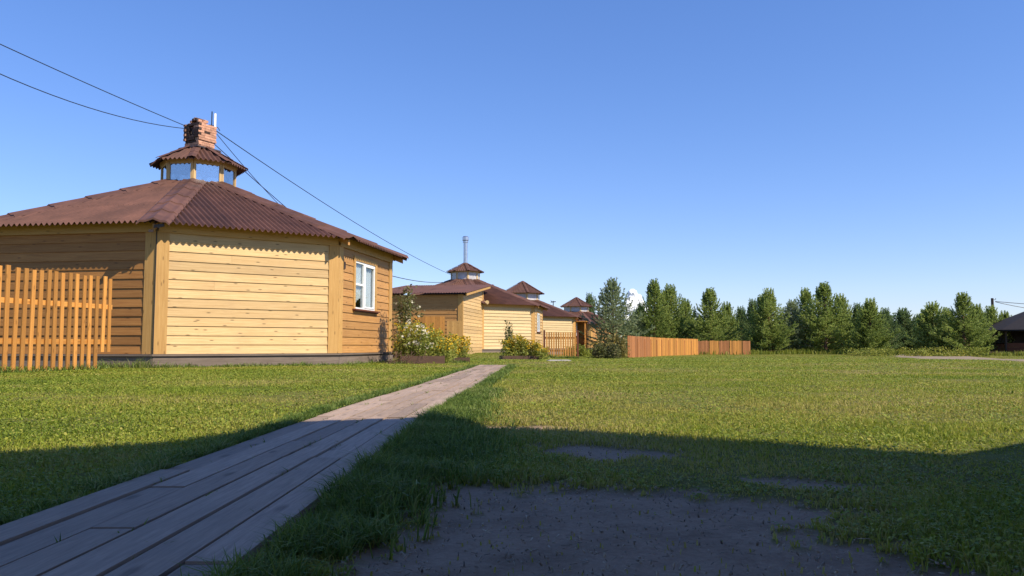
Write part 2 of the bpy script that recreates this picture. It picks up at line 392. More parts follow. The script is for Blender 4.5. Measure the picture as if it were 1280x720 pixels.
# ------------------------------------------------------------------ grass
def blades(name, P, h, wd, lean, mat, rnd, kind='stuff'):
    n = len(P); a = rng.uniform(0, 2*np.pi, n); b = rng.uniform(0, 2*np.pi, n)
    dx, dy = np.cos(a)*wd/2, np.sin(a)*wd/2
    lx, ly = np.cos(b)*lean*h, np.sin(b)*lean*h
    V = np.zeros((n, 5, 3))
    V[:, 0] = P+np.stack([-dx, -dy, -.01*np.ones(n)], -1); V[:, 1] = P+np.stack([dx, dy, -.01*np.ones(n)], -1)
    V[:, 2] = P+np.stack([dx*.75+lx*.3, dy*.75+ly*.3, h*.55], -1); V[:, 3] = P+np.stack([-dx*.75+lx*.3, -dy*.75+ly*.3, h*.55], -1)
    V[:, 4] = P+np.stack([lx, ly, h*np.clip(1-.28*lean, .3, 1)], -1)
    i = np.arange(n)*5
    q = np.stack([i, i+1, i+2, i+3], -1); t = np.stack([i+3, i+2, i+4], -1)
    o = np_mesh(name, V.reshape(-1, 3), [q, t], mat, rnd=np.repeat(rnd, 5))
    if kind: o['kind'] = kind
    return o
def on_walk(X, Y, m=0.0):
    wx = -1.345+np.interp(Y, [0, 4.9, 6.85, 10.4, 17.4, 20], [0, 0, .04, .20, .43, .51])
    return (X > wx-m) & (X < wx+W_WALK+m) & (Y < 20.7)
def lawn():
    N = 1250000; k = .00042; c = .0035+k*1.35
    U = rng.random(N); r = (c*np.exp(U*np.log((.0035+k*78)/c))-.0035)/k
    a = rng.uniform(-R(44), R(44), N); X = np.sin(a)*r; Y = np.cos(a)*r
    b = bare(X, Y)*(r < 12); clump = fbm(X*2.2, Y*2.2, 20, 3); thin = fbm(X*.6, Y*.6+7, 31, 3)
    keep = (rng.random(N) > np.clip(b*1.15, 0, .985)) & ~on_walk(X, Y, -.01) & (rng.random(N) > sstep(.5, .75, thin)*.45)
    td = polydist(X, Y, TRACK); keep &= ~((td < .1) & (rng.random(N) > .25*sstep(.45, .6, fbm(X*.35, Y*.35, 91, 3))+.04))
    X, Y, r, clump, thin, b = (v[keep] for v in (X, Y, r, clump, thin, b))
    n = len(X)
    h = (.013+.030*clump)*rng.uniform(.5, 1.4, n)*(1-.75*b)
    h *= 1-.35*sstep(.5, .7, thin)
    wd = (.0035+k*r)*rng.uniform(.6, 1.5, n)
    dry = np.clip(rng.random(n)*.85+.35*sstep(.45, .65, thin)+.85*(fbm(X*.3+3, Y*.55, 17, 4)-.5)*2+np.where(X > -.5, .06, -.06), 0, 1)
    P = np.stack([X, Y, terrain(X, Y)], -1)
    blades('grass', P, h, wd, rng.uniform(.3, 1.9, n), M['grass'], dry)
lawn()
def clover():
    n = 260000; k = .0005; c = .006+k*1.4
    U = rng.random(n); r_ = (c*np.exp(U*np.log((.006+k*60)/c))-.006)/k; a = rng.uniform(-R(44), R(44), n); X = np.sin(a)*r_; Y = np.cos(a)*r_
    m = fbm(X*1.1+9, Y*1.1, 77, 4)
    keep = (m > .44) & (rng.random(n) > bare(X, Y)*(r_ < 12)*1.1) & ~on_walk(X, Y, .01) & (polydist(X, Y, TRACK) > .1)
    X, Y, r_ = X[keep], Y[keep], r_[keep]; n = len(X)
    s_ = (.0042+k*r_)*rng.uniform(.7, 1.7, n); P = np.stack([X, Y, terrain(X, Y)+rng.uniform(.008, .034, n)], -1)
    nz = rng.normal(0, .38, (n, 2)); t = rng.uniform(0, 2*np.pi, n)
    A = np.stack([np.cos(t), np.sin(t), -(np.cos(t)*nz[:, 0]+np.sin(t)*nz[:, 1])], -1)*s_[:, None]
    B = np.stack([-np.sin(t), np.cos(t), -(-np.sin(t)*nz[:, 0]+np.cos(t)*nz[:, 1])], -1)*s_[:, None]*.75
    V = np.stack([P-A*.9, P+B*.8-A*.2, P+A*.6+B*.5, P+A*.6-B*.5, P-B*.8-A*.2], 1)
    q = (np.arange(n)*5)[:, None]+np.array([4, 3, 2, 1, 0])
    o = np_mesh('clover', V.reshape(-1, 3), [q], M['clover'], rnd=np.repeat(rng.random(n), 5)); o['kind'] = 'stuff'
clover()
def edge_grass():
    PX, PY, H = [], [], []
    n = 22000                                        # right-hand verge of the walk, long near the camera
    Y = rng.uniform(1.25, 9, n*2)**1; Y = 1.25+(Y-1.25)**1.25*.62
    wx = -1.345+np.interp(Y, [0, 4.9, 6.85, 10.4, 17.4, 20], [0, 0, .04, .20, .43, .51])+W_WALK
    d = np.abs(rng.normal(0, 1, n*2))*np.interp(Y, [1, 3, 6, 9], [.24, .28, .17, .12])
    X = wx+.018+d; c = fbm(X*5, Y*5, 44, 3)
    k = (c > .36) & (rng.random(n*2) > bare(X, Y)*1.2)
    PX.append(X[k]); PY.append(Y[k]); H.append((np.interp(d, [0, .3, .7], [.08, .08, .045])*(.3+1.3*c)*np.interp(Y, [1, 5, 9], [1, 1, .7]))[k])
    for side, n, y0, y1, hh in ((-1, 16000, 1.2, 9, .055), (-1, 6000, 9, 20, .06), (1, 9000, 9, 20, .07)):
        Y = rng.uniform(y0, y1, n); wx = -1.345+np.interp(Y, [0, 4.9, 6.85, 10.4, 17.4, 20], [0, 0, .04, .20, .43, .51])
        d = np.abs(rng.normal(0, .07, n)); X = wx-.01-d if side < 0 else wx+W_WALK+.01+d
        c = fbm(X*6, Y*6, 50, 3); k = c > .42
        PX.append(X[k]); PY.append(Y[k]); H.append((hh*(.3+1.4*c))[k])
    # tufts in the seams of the walk
    for q in range(170):
        y = 1.6+rng.random()**1.3*17; s = rng.integers(1, 6); x = walk_x(y)+s*W_WALK/6
        m = rng.integers(4, 18); yy = y+rng.normal(0, .05, m); PX.append(np.full(m, x)+rng.normal(0, .002, m)); PY.append(yy); H.append(np.full(m, rng.uniform(.015, .055)))
    # weeds against the plinth, fence and planter feet
    for (xa, ya, xb, yb, n, hh) in ((-9.4, 18.3, -8.3, 18.45, 500, .22), (-8.3, 18.45, -4.5, 21.2, 1800, .10), (-4.4, 21.4, -3.7, 25.6, 500, .10),
                                    (-9.7, 13.2, -8.85, 17.4, 1500, .14), (-3.4, 22.5, -1.4, 24.0, 900, .12), (1.9, 46.7, 3.9, 46.8, 500, .2)):
        t = rng.random(n); X = xa+(xb-xa)*t+rng.normal(0, .08, n); Y = ya+(yb-ya)*t+rng.normal(0, .08, n)
        PX.append(X); PY.append(Y); H.append(hh*rng.uniform(.3, 1.3, n)*(.4+1.2*fbm(X*3, Y*3, 71, 2)))
    X, Y, h = map(np.concatenate, (PX, PY, H)); n = len(X)
    h = h*rng.uniform(.55, 1.35, n)
    r = np.hypot(X, Y)
    blades('verge_grass', np.stack([X, Y, terrain(X, Y)], -1), h, (.0042+.0005*r)*rng.uniform(.6, 1.3, n), rng.uniform(.2, 1.6, n), M['edge_grass'], rng.random(n))
edge_grass()
def debris():
    n = 3000; X = rng.uniform(-.6, 1.6, n*2); Y = 1.35+rng.random(n*2)**1.3*3.2; k = bare(X, Y) > .35; X, Y = X[k], Y[k]; n = len(X)
    a = rng.uniform(0, 2*np.pi, n); L = rng.uniform(.005, .022, n)*np.where(rng.random(n) < .2, 1.8, .8); w_ = rng.uniform(.0012, .003, n)
    st = rng.random(n) < .45                                   # half straw, half grit
    L = np.where(st, L, rng.uniform(.003, .0075, n)); w_ = np.where(st, w_, L*.8)
    c, s_ = np.cos(a), np.sin(a); z = terrain(X, Y)+rng.uniform(-.004, .012, n); z2 = z+rng.uniform(-.002, .008, n)
    V = np.zeros((n, 8, 3)); 
    for j, (u, v, zz, up) in enumerate(((-.5, -.5, z, 0), (.5, -.5, z2, 0), (.5, .5, z2, 0), (-.5, .5, z, 0), (-.5, -.4, z, 1), (.5, -.4, z2, 1), (.5, .4, z2, 1), (-.5, .4, z, 1))):
        V[:, j] = np.stack([X+c*L*u-s_*w_*v, Y+s_*L*u+c*w_*v, zz+up*np.where(st, .0015, L*.6)], -1)
    i = (np.arange(n)*8)[:, None]
    Q = [i+np.array(q) for q in ((4, 5, 6, 7), (0, 1, 5, 4), (1, 2, 6, 5), (2, 3, 7, 6), (3, 0, 4, 7))]
    o = np_mesh('soil_litter', V.reshape(-1, 3), Q, M['litter'], rnd=np.repeat(rng.random(n), 8)); o['kind'] = 'stuff'
debris()
def tall_grass():
    n = 60000; X = rng.uniform(5, 56, n)
    Yb = np.interp(X, [5, 12, 30, 38, 42, 56], [66, 80, 84, 78, 66, 62])
    Y = Yb+rng.normal(0, 2.2, n); c = fbm(X*.5, Y*.5, 81, 3)
    k = (c > .35) & (polydist(X, Y, TRACK) > .3)
    X, Y, c = X[k], Y[k], c[k]; n = len(X)
    blades('tall_grass', np.stack([X, Y, terrain(X, Y)], -1), (.15+.85*c)*rng.uniform(.4, 1.1, n)*.9, rng.uniform(.04, .08, n), rng.uniform(.05, .7, n), M['tall'], rng.random(n))
tall_grass()

# ------------------------------------------------------------------ octagonal wooden house
TH = R(35.65); SIDE = 4.558
def dv(a): return Vector((math.cos(a), math.sin(a), 0))
AP = SIDE*1.2071; RC = SIDE*1.3066
def corners(rad, z):
    """corner 0 = A (left end of the sunlit side), then counter-clockwise seen from above; local, centre at origin"""
    a0 = math.atan2(-.959, .2275) if False else TH-R(90)-R(22.5)
    return [dv(a0+R(45)*i)*rad+Vector((0, 0, z)) for i in range(8)]
G_SLOPE = .412
def house(name, loc, label, group, rc=1.08, z_top=None, ez=3.38, siding=None, post=None, apex='plain', far=False,
          win_sides=(1,), detail=True, lantern_light=False):
    root = empty(name, loc, 0, label=label, cat='house', group=group)
    FZ = .32; WZ = 3.5
    sid = siding or [M['siding']]*8; post = post or M['post']
    base = corners(RC, 0)
    # walls --------------------------------------------------------------
    for i in range(8):
        P, Q = base[i], base[(i+1) % 8]; d = (Q-P).normalized(); n = Vector((d.y, -d.x, 0)); L = (Q-P).length
        has = i in win_sides
        wx0, wx1, wz0, wz1 = 1.23, 2.93, 1.56, 2.94
        mb = MB(); bh = .222; z = FZ
        hole = (wx0-.0, wx1+.0, wz0, wz1)
        while z < WZ-.01:
            z1 = min(z+bh, WZ)
            iv = [(.05, L-.05)]
            if has and z1 > hole[2]+.02 and z < hole[3]-.02: iv = [(.05, hole[0]), (hole[1], L-.05)]
            for a, b in iv:
                r = random.random()
                t0, t1 = (.050, .006) if far else (.036, .012)
                if not far:
                    cuts = [a, b]
                    if random.random() < .12 and b-a > 2: cuts = [a, random.uniform(a+.8, b-.8), b]
                else: cuts = [a, b]
                for a_, b_ in zip(cuts, cuts[1:]):
                    A0 = P+d*a_; B0 = P+d*(b_-.003)
                    jz = random.uniform(-.003, .003)
                    mb.hexa([A0+n*t0+Vector((0, 0, z+.001+jz)), B0+n*t0+Vector((0, 0, z+.001+jz)), B0-n*.02+Vector((0, 0, z+.001)), A0-n*.02+Vector((0, 0, z+.001)),
                             A0+n*t1+Vector((0, 0, z1+.012)), B0+n*t1+Vector((0, 0, z1+.012)), B0-n*.02+Vector((0, 0, z1)), A0-n*.02+Vector((0, 0, z1))], r)
            z = z1
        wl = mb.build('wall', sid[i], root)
        # inner shell
        ms = MB()
        def seg(a, b, za, zb): ms.box(P+d*a-n*.14+Vector((0, 0, za)), d*(b-a), n*.115, (0, 0, zb-za))
        if has:
            seg(0, hole[0], FZ-.3, WZ); seg(hole[1], L, FZ-.3, WZ); seg(hole[0], hole[1], FZ-.3, hole[2]); seg(hole[0], hole[1], hole[3], WZ)
        else: seg(0, L, FZ-.3, WZ)
        ms.build('inner_wall', M['inner'], wl)
        # header
        mh = MB(); mh.box(P+d*.02+n*.037+Vector((0, 0, 3.2)), d*(L-.04), n*.035, (0, 0, .27)); mh.build('header_board', post, root)
        # plinth
        mp = MB(); hx = .09
        mp.box(P-d*.03+n*.0+Vector((0, 0, -.5)), d*(L+.06), n*hx, (0, 0, .5+FZ-.055))
        mp.box(P-d*.055-n*.02+Vector((0, 0, FZ-.05)), d*(L+.11), n*(.02+hx+.045), (0, 0, .045))
        mp.build('plinth', M['plinth'], root)
        if has:
            wi = empty('window', (0, 0, 0)); wi.parent = root
            wi.location = (0, 0, 0)
            def fr(m, a, b, za, zb, o0, o1): m.box(P+d*a+n*o0+Vector((0, 0, za)), d*(b-a), n*(o1-o0), (0, 0, zb-za))
            m = MB(); f = .055                            # white frame
            fr(m, wx0, wx1, wz0, wz0+f, -.03, .03); fr(m, wx0, wx1, wz1-f, wz1, -.03, .03)
            fr(m, wx0, wx0+f, wz0+f, wz1-f, -.03, .03); fr(m, wx1-f, wx1, wz0+f, wz1-f, -.03, .03)
            xm = wx0+.44*(wx1-wx0); fr(m, xm-.05, xm+.05, wz0+f, wz1-f, -.03, .035)
            zm = wz0+.52*(wz1-wz0); fr(m, wx0+f, xm-.05, zm-.03, zm+.03, -.02, .028)
            fo = m.build('window_frame', M['white'], wi)
            m = MB(); s0, s1 = xm+.05, wx1-f
            fr(m, s0, s1, wz0+f, wz0+f+.05, -.015, .045); fr(m, s0, s1, wz1-f-.05, wz1-f, -.015, .045)
            fr(m, s0, s0+.05, wz0+f+.05, wz1-f-.05, -.015, .045); fr(m, s1-.05, s1, wz0+f+.05, wz1-f-.05, -.015, .045)
            m.build('sash', M['white'], wi)
            m = MB(); fr(m, wx0+.02, wx1-.02, wz0+.02, wz1-.02, -.006, -.001); m.build('pane', M['glass'], wi)
            m = MB()                                     # gathered net curtain
            nn = 60
            for k in range(nn):
                a = wx0-.05+(wx1-wx0+.1)*k/nn; b = wx0-.05+(wx1-wx0+.1)*(k+1)/nn
                if abs((a-xm)) < .16 and False: continue
                oa = -.07+.02*math.sin(k*1.1); ob = -.07+.02*math.sin((k+1)*1.1)
                pa = P+d*a+n*oa; pb = P+d*b+n*ob
                if a < xm-.1: zz0 = wz0+.35*abs(math.sin((a-wx0)*2.0))   # drawn aside on the narrow sash
                else: zz0 = wz0
                m.face([pa+Vector((0, 0, zz0)), pb+Vector((0, 0, zz0)), pb+Vector((0, 0, wz1)), pa+Vector((0, 0, wz1))])
            m.build('curtain', M['curtain'], wi, smooth=True)
            m = MB()
            fr(m, wx0-.13, wx0, wz0-.12, wz1+.13, -.01, .055); fr(m, wx1, wx1+.13, wz0-.12, wz1+.13, -.01, .055)
            fr(m, wx0-.001, wx1+.001, wz1, wz1+.13, -.01, .053); fr(m, wx0-.001, wx1+.001, wz0-.12, wz0-.03, -.01, .048)
            m.build('window_trim', post, wi)
            m = MB(); fr(m, wx0-.18, wx1+.18, wz0-.04, wz0+.0, -.02, .14); fr(m, wx0-.16, wx1+.16, wz0-.075, wz0-.04, .05, .10)
            m.build('window_sill', M['redwood'], wi)
            if detail:
                m = MB(); fr(m, .28, .40, 2.62, 2.80, .03, .07); m.build('switch_box', M['dark_wood'], root)
    # corner posts ---------------------------------------------------------
    for i in range(8):
        c = base[i]; dn = (base[(i+1) % 8]-c).normalized(); dp = (base[i-1]-c).normalized()
        nn = Vector((dn.y, -dn.x, 0)); np_ = Vector((-dp.y, dp.x, 0))
        m = MB(); wz = WZ-.28; wb = .27
        bis = (nn+np_).normalized()*(.052/math.cos(R(22.5)))
        # two boards meeting on the corner line
        m.hexa([c+Vector((0, 0, FZ)), c+Vector((0, 0, wz)), c+dn*wb+Vector((0, 0, wz)), c+dn*wb+Vector((0, 0, FZ)),
                c+bis+Vector((0, 0, FZ)), c+bis+Vector((0, 0, wz)), c+dn*wb+nn*.052+Vector((0, 0, wz)), c+dn*wb+nn*.052+Vector((0, 0, FZ))], random.random())
        m.hexa([c+bis*.94+Vector((0, 0, FZ)), c+bis*.94+Vector((0, 0, wz)), c+dp*wb+np_*.049+Vector((0, 0, wz)), c+dp*wb+np_*.049+Vector((0, 0, FZ)),
                c-bis*.03+Vector((0, 0, FZ)), c-bis*.03+Vector((0, 0, wz)), c+dp*wb+Vector((0, 0, wz)), c+dp*wb+Vector((0, 0, FZ))], random.random())
        m.build('corner_post', post, root)
    # roof -------------------------------------------------------------------
    re_ = RC+.49; ape = re_*math.cos(R(22.5)); apt = rc*math.cos(R(22.5)); lam = .145; amp = .035
    def roof_z(ap): return ez+(ape-ap)*G_SLOPE
    mr = MB(); mg = MB()
    E = corners(re_, 0)
    sub = 8 if not far else 3
    for i in range(8):
        P, Q = E[i], E[(i+1) % 8]; d = (Q-P).normalized(); n = Vector((d.y, -d.x, 0)); hw = (Q-P).length/2; mid = (P+Q)/2
        wlen = ape-apt; slope_len = wlen
        N = int(2*hw/lam*sub); us = [-hw+2*hw*k/N for k in range(N+1)]
        hw1 = rc*math.sin(R(22.5))
        def wmax(u): return wlen if abs(u) <= hw1 else max(0, wlen*(hw-abs(u))/(hw-hw1))
        jit = random.uniform(0, 1)
        courses = [0, 1.75, 3.55, wlen+.2]
        for ci in range(3):
            w0 = courses[ci]; w1 = courses[ci+1]+.12
            for k in range(N):
                ua, ub = us[k], us[k+1]
                ends = []
                rows = []
                for u in (ua, ub):
                    hi = min(w1, wmax(u)); lo = min(w0, hi); rows.append((lo, hi))
                if rows[0][1]-rows[0][0] < 1e-4 and rows[1][1]-rows[1][0] < 1e-4: continue
                def pt(u, w_, lift):
                    zz = roof_z(ape-w_)+amp*math.cos(2*math.pi*u/lam)+lift
                    p = mid+d*u-n*w_; return Vector((p.x, p.y, zz))
                l0 = .005
                def lift(w_): return l0*(1-(w_-w0)/(w1-w0))
                p = [pt(ua, rows[0][0], lift(rows[0][0])), pt(ub, rows[1][0], lift(rows[1][0])), pt(ub, rows[1][1], lift(rows[1][1])), pt(ua, rows[0][1], lift(rows[0][1]))]
                mr.face(p, [(ua, rows[0][0]), (ub, rows[1][0]), (ub, rows[1][1]), (ua, rows[0][1])], hashn(np.float64(math.floor((ua+hw)/(.95))), np.float64(ci), i)*1.0)
    # weld is unnecessary for rendering; shade smooth across columns needs it
    ro = mr.build('roof', M['roof'], root)
    bm_weld(ro)
    so_ = ro.modifiers.new('thickness', 'SOLIDIFY'); so_.thickness = .006; so_.offset = -1
    def rz(p):
        return ez+(ape-max(p.dot(dv(TH-R(90)+R(45)*k)) for k in range(8)))*G_SLOPE
    for i in range(8):
        tip = corners(re_+.05, 0)[i]; top = corners(rc*.9, 0)[i]
        D = (top-tip); Lh = D.length; D.normalize(); T = Vector((-D.y, D.x, 0))
        mc = MB(); s = 0.0; step = .98; pl = 1.10; r0 = 0
        while s < Lh-.05:
            e = min(s+pl, Lh); qs = [-.37, -.28, -.17, -.09, 0, .09, .17, .28, .37]
            rws = []
            for j, ss in enumerate((s, s+.06, (s+e)/2, e)):
                lift = .035*(1-(ss-s)/pl)+.040; row = []
                for q in qs:
                    fl = 1.0 if q not in (-.37, .37) else .25
                    pp = tip+D*ss+T*q*(1 if j else .98)
                    z_ = rz(tip+D*ss+T*q)+lift*fl+.022*math.exp(-(q/.10)**2)+.010*math.cos(q*20)
                    row.append(Vector((pp.x, pp.y, z_)))
                rws.append(row)
            r = random.random()
            for j in range(3):
                for k in range(8): mc.face([rws[j][k], rws[j+1][k], rws[j+1][k+1], rws[j][k+1]], None, r)
            for k in range(8):                           # turned-down lower edge
                a, b = rws[0][k], rws[0][k+1]
                mc.face([a, b, b-Vector((0, 0, .045)), a-Vector((0, 0, .045))], None, r)
            s += step
        rc_o = mc.build('ridge_cap', M['ridge'], ro, smooth=False)
    # rafters ----------------------------------------------------------------
    mf = MB()
    for i in range(8):
        a = corners(re_-.10, 0)[i]; b = corners(rc, 0)[i]; D = (b-a).normalized(); T = Vector((-D.y, D.x, 0))*.035
        za, zb = rz(a)-.22, rz(b)-.22
        mf.hexa([a-T+Vector((0, 0, za)), b-T+Vector((0, 0, zb)), b+T+Vector((0, 0, zb)), a+T+Vector((0, 0, za)),
                 a-T+Vector((0, 0, za+.14)), b-T+Vector((0, 0, zb+.14)), b+T+Vector((0, 0, zb+.14)), a+T+Vector((0, 0, za+.14))])
        P, Q = base[i], base[(i+1) % 8]; d = (Q-P).normalized(); n = Vector((d.y, -d.x, 0))
        for k in range(1, 6):
            c = P+d*((Q-P).length*k/6); e0 = c+n*.06; e1 = c-n*.5; t = d*.03
            z0, z1 = rz(e0)-.18, rz(e1)-.18
            mf.hexa([e0-t+Vector((0, 0, z0)), e1-t+Vector((0, 0, z1)), e1+t+Vector((0, 0, z1)), e0+t+Vector((0, 0, z0)),
                     e0-t+Vector((0, 0, z0+.11)), e1-t+Vector((0, 0, z1+.11)), e1+t+Vector((0, 0, z1+.11)), e0+t+Vector((0, 0, z0+.11))])
    mf.build('rafters', M['siding_aged'], root)
    m = MB(); c8 = corners(RC-.12, WZ-.02); m.face(c8); m.build('ceiling', M['inner'], root)
    # cupola -------------------------------------------------------------------
    k_ = rc/1.08
    zb = roof_z(apt)-.06; zw = zb+.66*k_**.25; re2 = rc*1.32; rise = .60
    mcu = MB(); lc = corners(rc, 0)
    pw = .075*k_
    for i in range(8):
        c = lc[i]; P, Q = c, lc[(i+1) % 8]; d = (Q-P).normalized(); n = Vector((d.y, -d.x, 0)); L = (Q-P).length
        mcu.box(P+n*-.03+Vector((0, 0, zb-.1)), (0, 0, zw-zb+.2), d*pw, n*.06)
        mcu.box(Q-d*pw+n*-.03+Vector((0, 0, zb-.1)), (0, 0, zw-zb+.2), d*pw, n*.06)
        mcu.box(P+d*pw+n*-.03+Vector((0, 0, zb-.1)), d*(L-2*pw), n*.055, (0, 0, .1+.07))
        mcu.box(P+d*pw+n*-.03+Vector((0, 0, zw-.06)), d*(L-2*pw), n*.055, (0, 0, .16))
        mcu.box(P+d*.0+n*.032+Vector((0, 0, zw+.02)), d*L, n*.03, (0, 0, .09))
    cu = mcu.build('cupola', M['siding_pale'] if lantern_light else M['siding'], root)
    for i in range(8):
        P, Q = lc[i], lc[(i+1) % 8]; d = (Q-P).normalized(); n = Vector((d.y, -d.x, 0)); L = (Q-P).length
        mg = MB(); mg.box(P+d*pw-n*.006+Vector((0, 0, zb+.07)), d*(L-2*pw), n*.004, (0, 0, zw-.06-zb-.07)); mg.build('pane', M['pane_white'] if lantern_light else M['glass_pale'], cu)
    mq = MB(); E2 = corners(re2, 0); rt = .12 if apex != 'chimney' else .42
    ape2 = re2*math.cos(R(22.5)); apt2 = rt*math.cos(R(22.5)); ze2 = zw+.02
    slope2 = rise if apex == 'chimney' else (.62 if rc > 1.5 else .56)
    for i in range(8):
        P, Q = E2[i], E2[(i+1) % 8]; d = (Q-P).normalized(); n = Vector((d.y, -d.x, 0)); hw = (Q-P).length/2; mid = (P+Q)/2
        hw1 = rt*math.sin(R(22.5)); wl_ = ape2-apt2; N = int(2*hw/lam*sub)+1
        for k in range(N):
            ua, ub = -hw+2*hw*k/N, -hw+2*hw*(k+1)/N
            q = []
            for u in (ua, ub):
                wm = wl_ if abs(u) <= hw1 else wl_*(hw-abs(u))/(hw-hw1)
                for w_ in (0, wm):
                    p = mid+d*u-n*w_; q.append(Vector((p.x, p.y, ze2+w_*slope2+.032*math.cos(2*math.pi*u/lam))))
            mq.face([q[0], q[2], q[3], q[1]], None, .4+.2*random.random())
    cr = mq.build('cupola_roof', M['roof'], cu); bm_weld(cr)
    sm = cr.modifiers.new('thickness', 'SOLIDIFY'); sm.thickness = .008; sm.offset = -1
    mrc = MB()
    for i in range(8):
        a = E2[i]*1.02; b = corners(rt, 0)[i]; D = (b-a); T = Vector((-D.y, D.x, 0)).normalized(); Ln = D.length; D.normalize()
        s = 0
        while s < Ln-.02:
            e = min(s+.55, Ln); row = []
            for ss in (s, e):
                z = ze2+ss*math.cos(R(22.5))*slope2+.045+.015*(1-(ss-s)/.55)
                row.append([a+D*ss+T*q+Vector((0, 0, z-abs(q)*.28)) for q in (-.12, 0, .12)])
            for k in range(2): mrc.face([row[0][k], row[1][k], row[1][k+1], row[0][k+1]])
            s += .45
    mrc.build('cupola_ridge', M['ridge'], cu)
    ztop = ze2+(ape2-apt2)*slope2
    if apex == 'chimney':
        m = MB(); pr = .62
        m.hexa([dv(R(106)+R(90)*k)*pr*1.05+Vector((0, 0, ztop-.02)) for k in range(4)]+[dv(R(106)+R(90)*k)*pr*.98+Vector((0, 0, ztop+.035)) for k in range(4)])
        m.build('chimney_flashing', M['iron'], root)
    else:
        m = MB(); m.tube([(0, 0, ztop-.03), (0, 0, ztop+.1)], [.16*k_, .05], 8); m.build('finial', M['roof'], root)
    return root, ztop
def bm_weld(o):
    import bmesh
    b = bmesh.new(); b.from_mesh(o.data); bmesh.ops.remove_doubles(b, verts=b.verts, dist=.0004); b.to_mesh(o.data); b.free()
    o.data.polygons.foreach_set('use_smooth', np.zeros(len(o.data.polygons), dtype=bool)); o.data.update()

C1 = (-9.745, 24.579, 0)
sd = [M['siding']]*8; sd = list(sd); sd[1] = M['siding_aged']; sd[7] = M['siding_shaded']; sd[2] = M['siding_aged']
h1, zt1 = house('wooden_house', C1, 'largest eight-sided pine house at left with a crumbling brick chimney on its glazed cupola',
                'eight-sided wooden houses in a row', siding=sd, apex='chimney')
# brick chimney -------------------------------------------------------------
def chimney(root, z0):
    ch = MB(); zc = z0; hw = .30; bh = .075; n = 0
    ax, ay = dv(R(61)), dv(R(151))                     # right-hand face looks along -ay, left-hand face along -ax
    def ring(z, hw, miss=lambda f, t: False, hfac=1):
        for f in range(4):
            e1 = (ax, ay, -ax, -ay)[f]; nrm = (-ay, ax, ay, -ax)[f]
            k = 3; L = 2*hw
            offs = (.5 if n % 2 else 0)
            for j in range(k):
                a = -hw+L*j/k+offs*.05; b = a+L/k-.006
                if miss(f, (j+.5)/k): continue
                jt = random.uniform(-.003, .003)
                o = e1*a+nrm*(hw-.10+jt)+Vector((0, 0, z))
                sooty = 1 if (f == 3 and z > zc+.12 and random.random() < .85) or random.random() < .02 else 0
                ch.box(o, e1*(b-a), nrm*.10, (0, 0, (bh-.008)*hfac), r=random.random(), mi=sooty)
    z = zc-.15
    while z < zc+.17: ring(z, .30); z += bh; n += 1
    while z < zc+.73:
        hole = (z > zc+.34 and z < zc+.62)
        ring(z, .335, miss=lambda f, t, hole=hole: (f == 3 and hole and .3 < t < .72) or (f == 3 and random.random() < .08)); z += bh; n += 1
    for q in range(3):                                 # crumbled arch of bricks on top
        for j in range(7):
            t = j/6; a = -.28+.5*t; h_ = math.sin(math.pi*t)*.16
            if q*.07 > h_+.03: continue
            o = ax*(-.22+.12*q+random.uniform(-.02, .02))+ay*a+Vector((0, 0, z+min(h_, .17)*1.0-.03+random.uniform(-.01, .01)))
            ch.box(o, ax*.18, ay*.075, (0, 0, .08), mi=1 if random.random() < .35 else 0)
    co_ = ch.build('chimney', [M['brick'], M['soot']], root)
    m = MB()
    for (a, b, c, d_) in ((-.29, -.29, .58, .10), (-.29, .19, .58, .10), (.19, -.19, .10, .38), (-.29, -.19, .08, .07), (-.29, .14, .08, .05)):
        m.box(ax*a+ay*b+Vector((0, 0, zc-.12)), ax*c, ay*d_, (0, 0, .74))
    m.build('mortar', M['mortar'], co_)
    return z
zc_top = chimney(h1, zt1+.03)
ax1, ay1 = dv(TH), dv(TH+R(90)); c1 = Vector(C1)
# antenna on the chimney
an = empty('antenna', c1+ax1*.38-ay1*.05+Vector((0, 0, zt1+.82)), TH, label='white upright panel antenna on a dark mast beside the brick chimney', cat='antenna')
m = MB(); m.tube([(-.05, 0, -.4), (-.05, 0, .46)], .018, 8); m.tube([(-.12, 0, .02), (.06, 0, .02)], .012, 6); m.tube([(-.12, 0, -.15), (.0, 0, -.15)], .012, 6); m.build('mast', M['black'], an)
m = MB(); m.box((.02, -.02, -.05), (0, 0, .46), (.06, 0, 0), (0, .05, 0)); m.build('panel', M['white'], an)
m = MB(); m.box((-.03, -.05, -.12), (.10, 0, 0), (0, .06, 0), (0, 0, .07)); m.tube([(.0, -.02, -.1), (.12, -.03, -.02), (.2, -.02, -.12)], .012, 6); m.build('bracket', M['iron'], an)
# down cable and bracket at the near corner
pA = Vector((-8.39, 18.78, 0)); out = (pA-c1); out.z = 0; out.normalize()
m = MB(); m.tube([pA+out*.07+Vector((.0, 0, z)) for z in (.3, 1.2, 2.2, 3.15)], .012, 6); m.tube([pA+out*.07+Vector((0, 0, 3.15)), pA+out*.3+Vector((.05, 0, 3.28)), pA+out*.5+Vector((.15, 0, 3.22))], .014, 6)
gp = empty('rain_pipe', pA, 0, label='thin dark pipe down the near corner post of the largest house', cat='pipe')
o = m.build('pipe', M['black']); o.location = -pA; o.parent = gp
m = MB(); q = pA+out*.42+Vector((0, 0, 3.24)); m.box(q, (.22, 0, .03), (0, .06, 0), (0, 0, .07)); m.box(q+Vector((-.12, 0, -.1)), (.1, 0, 0), (0, .05, 0), (0, 0, .06)); o = m.build('bracket', M['iron']); o.location = -pA; o.parent = gp

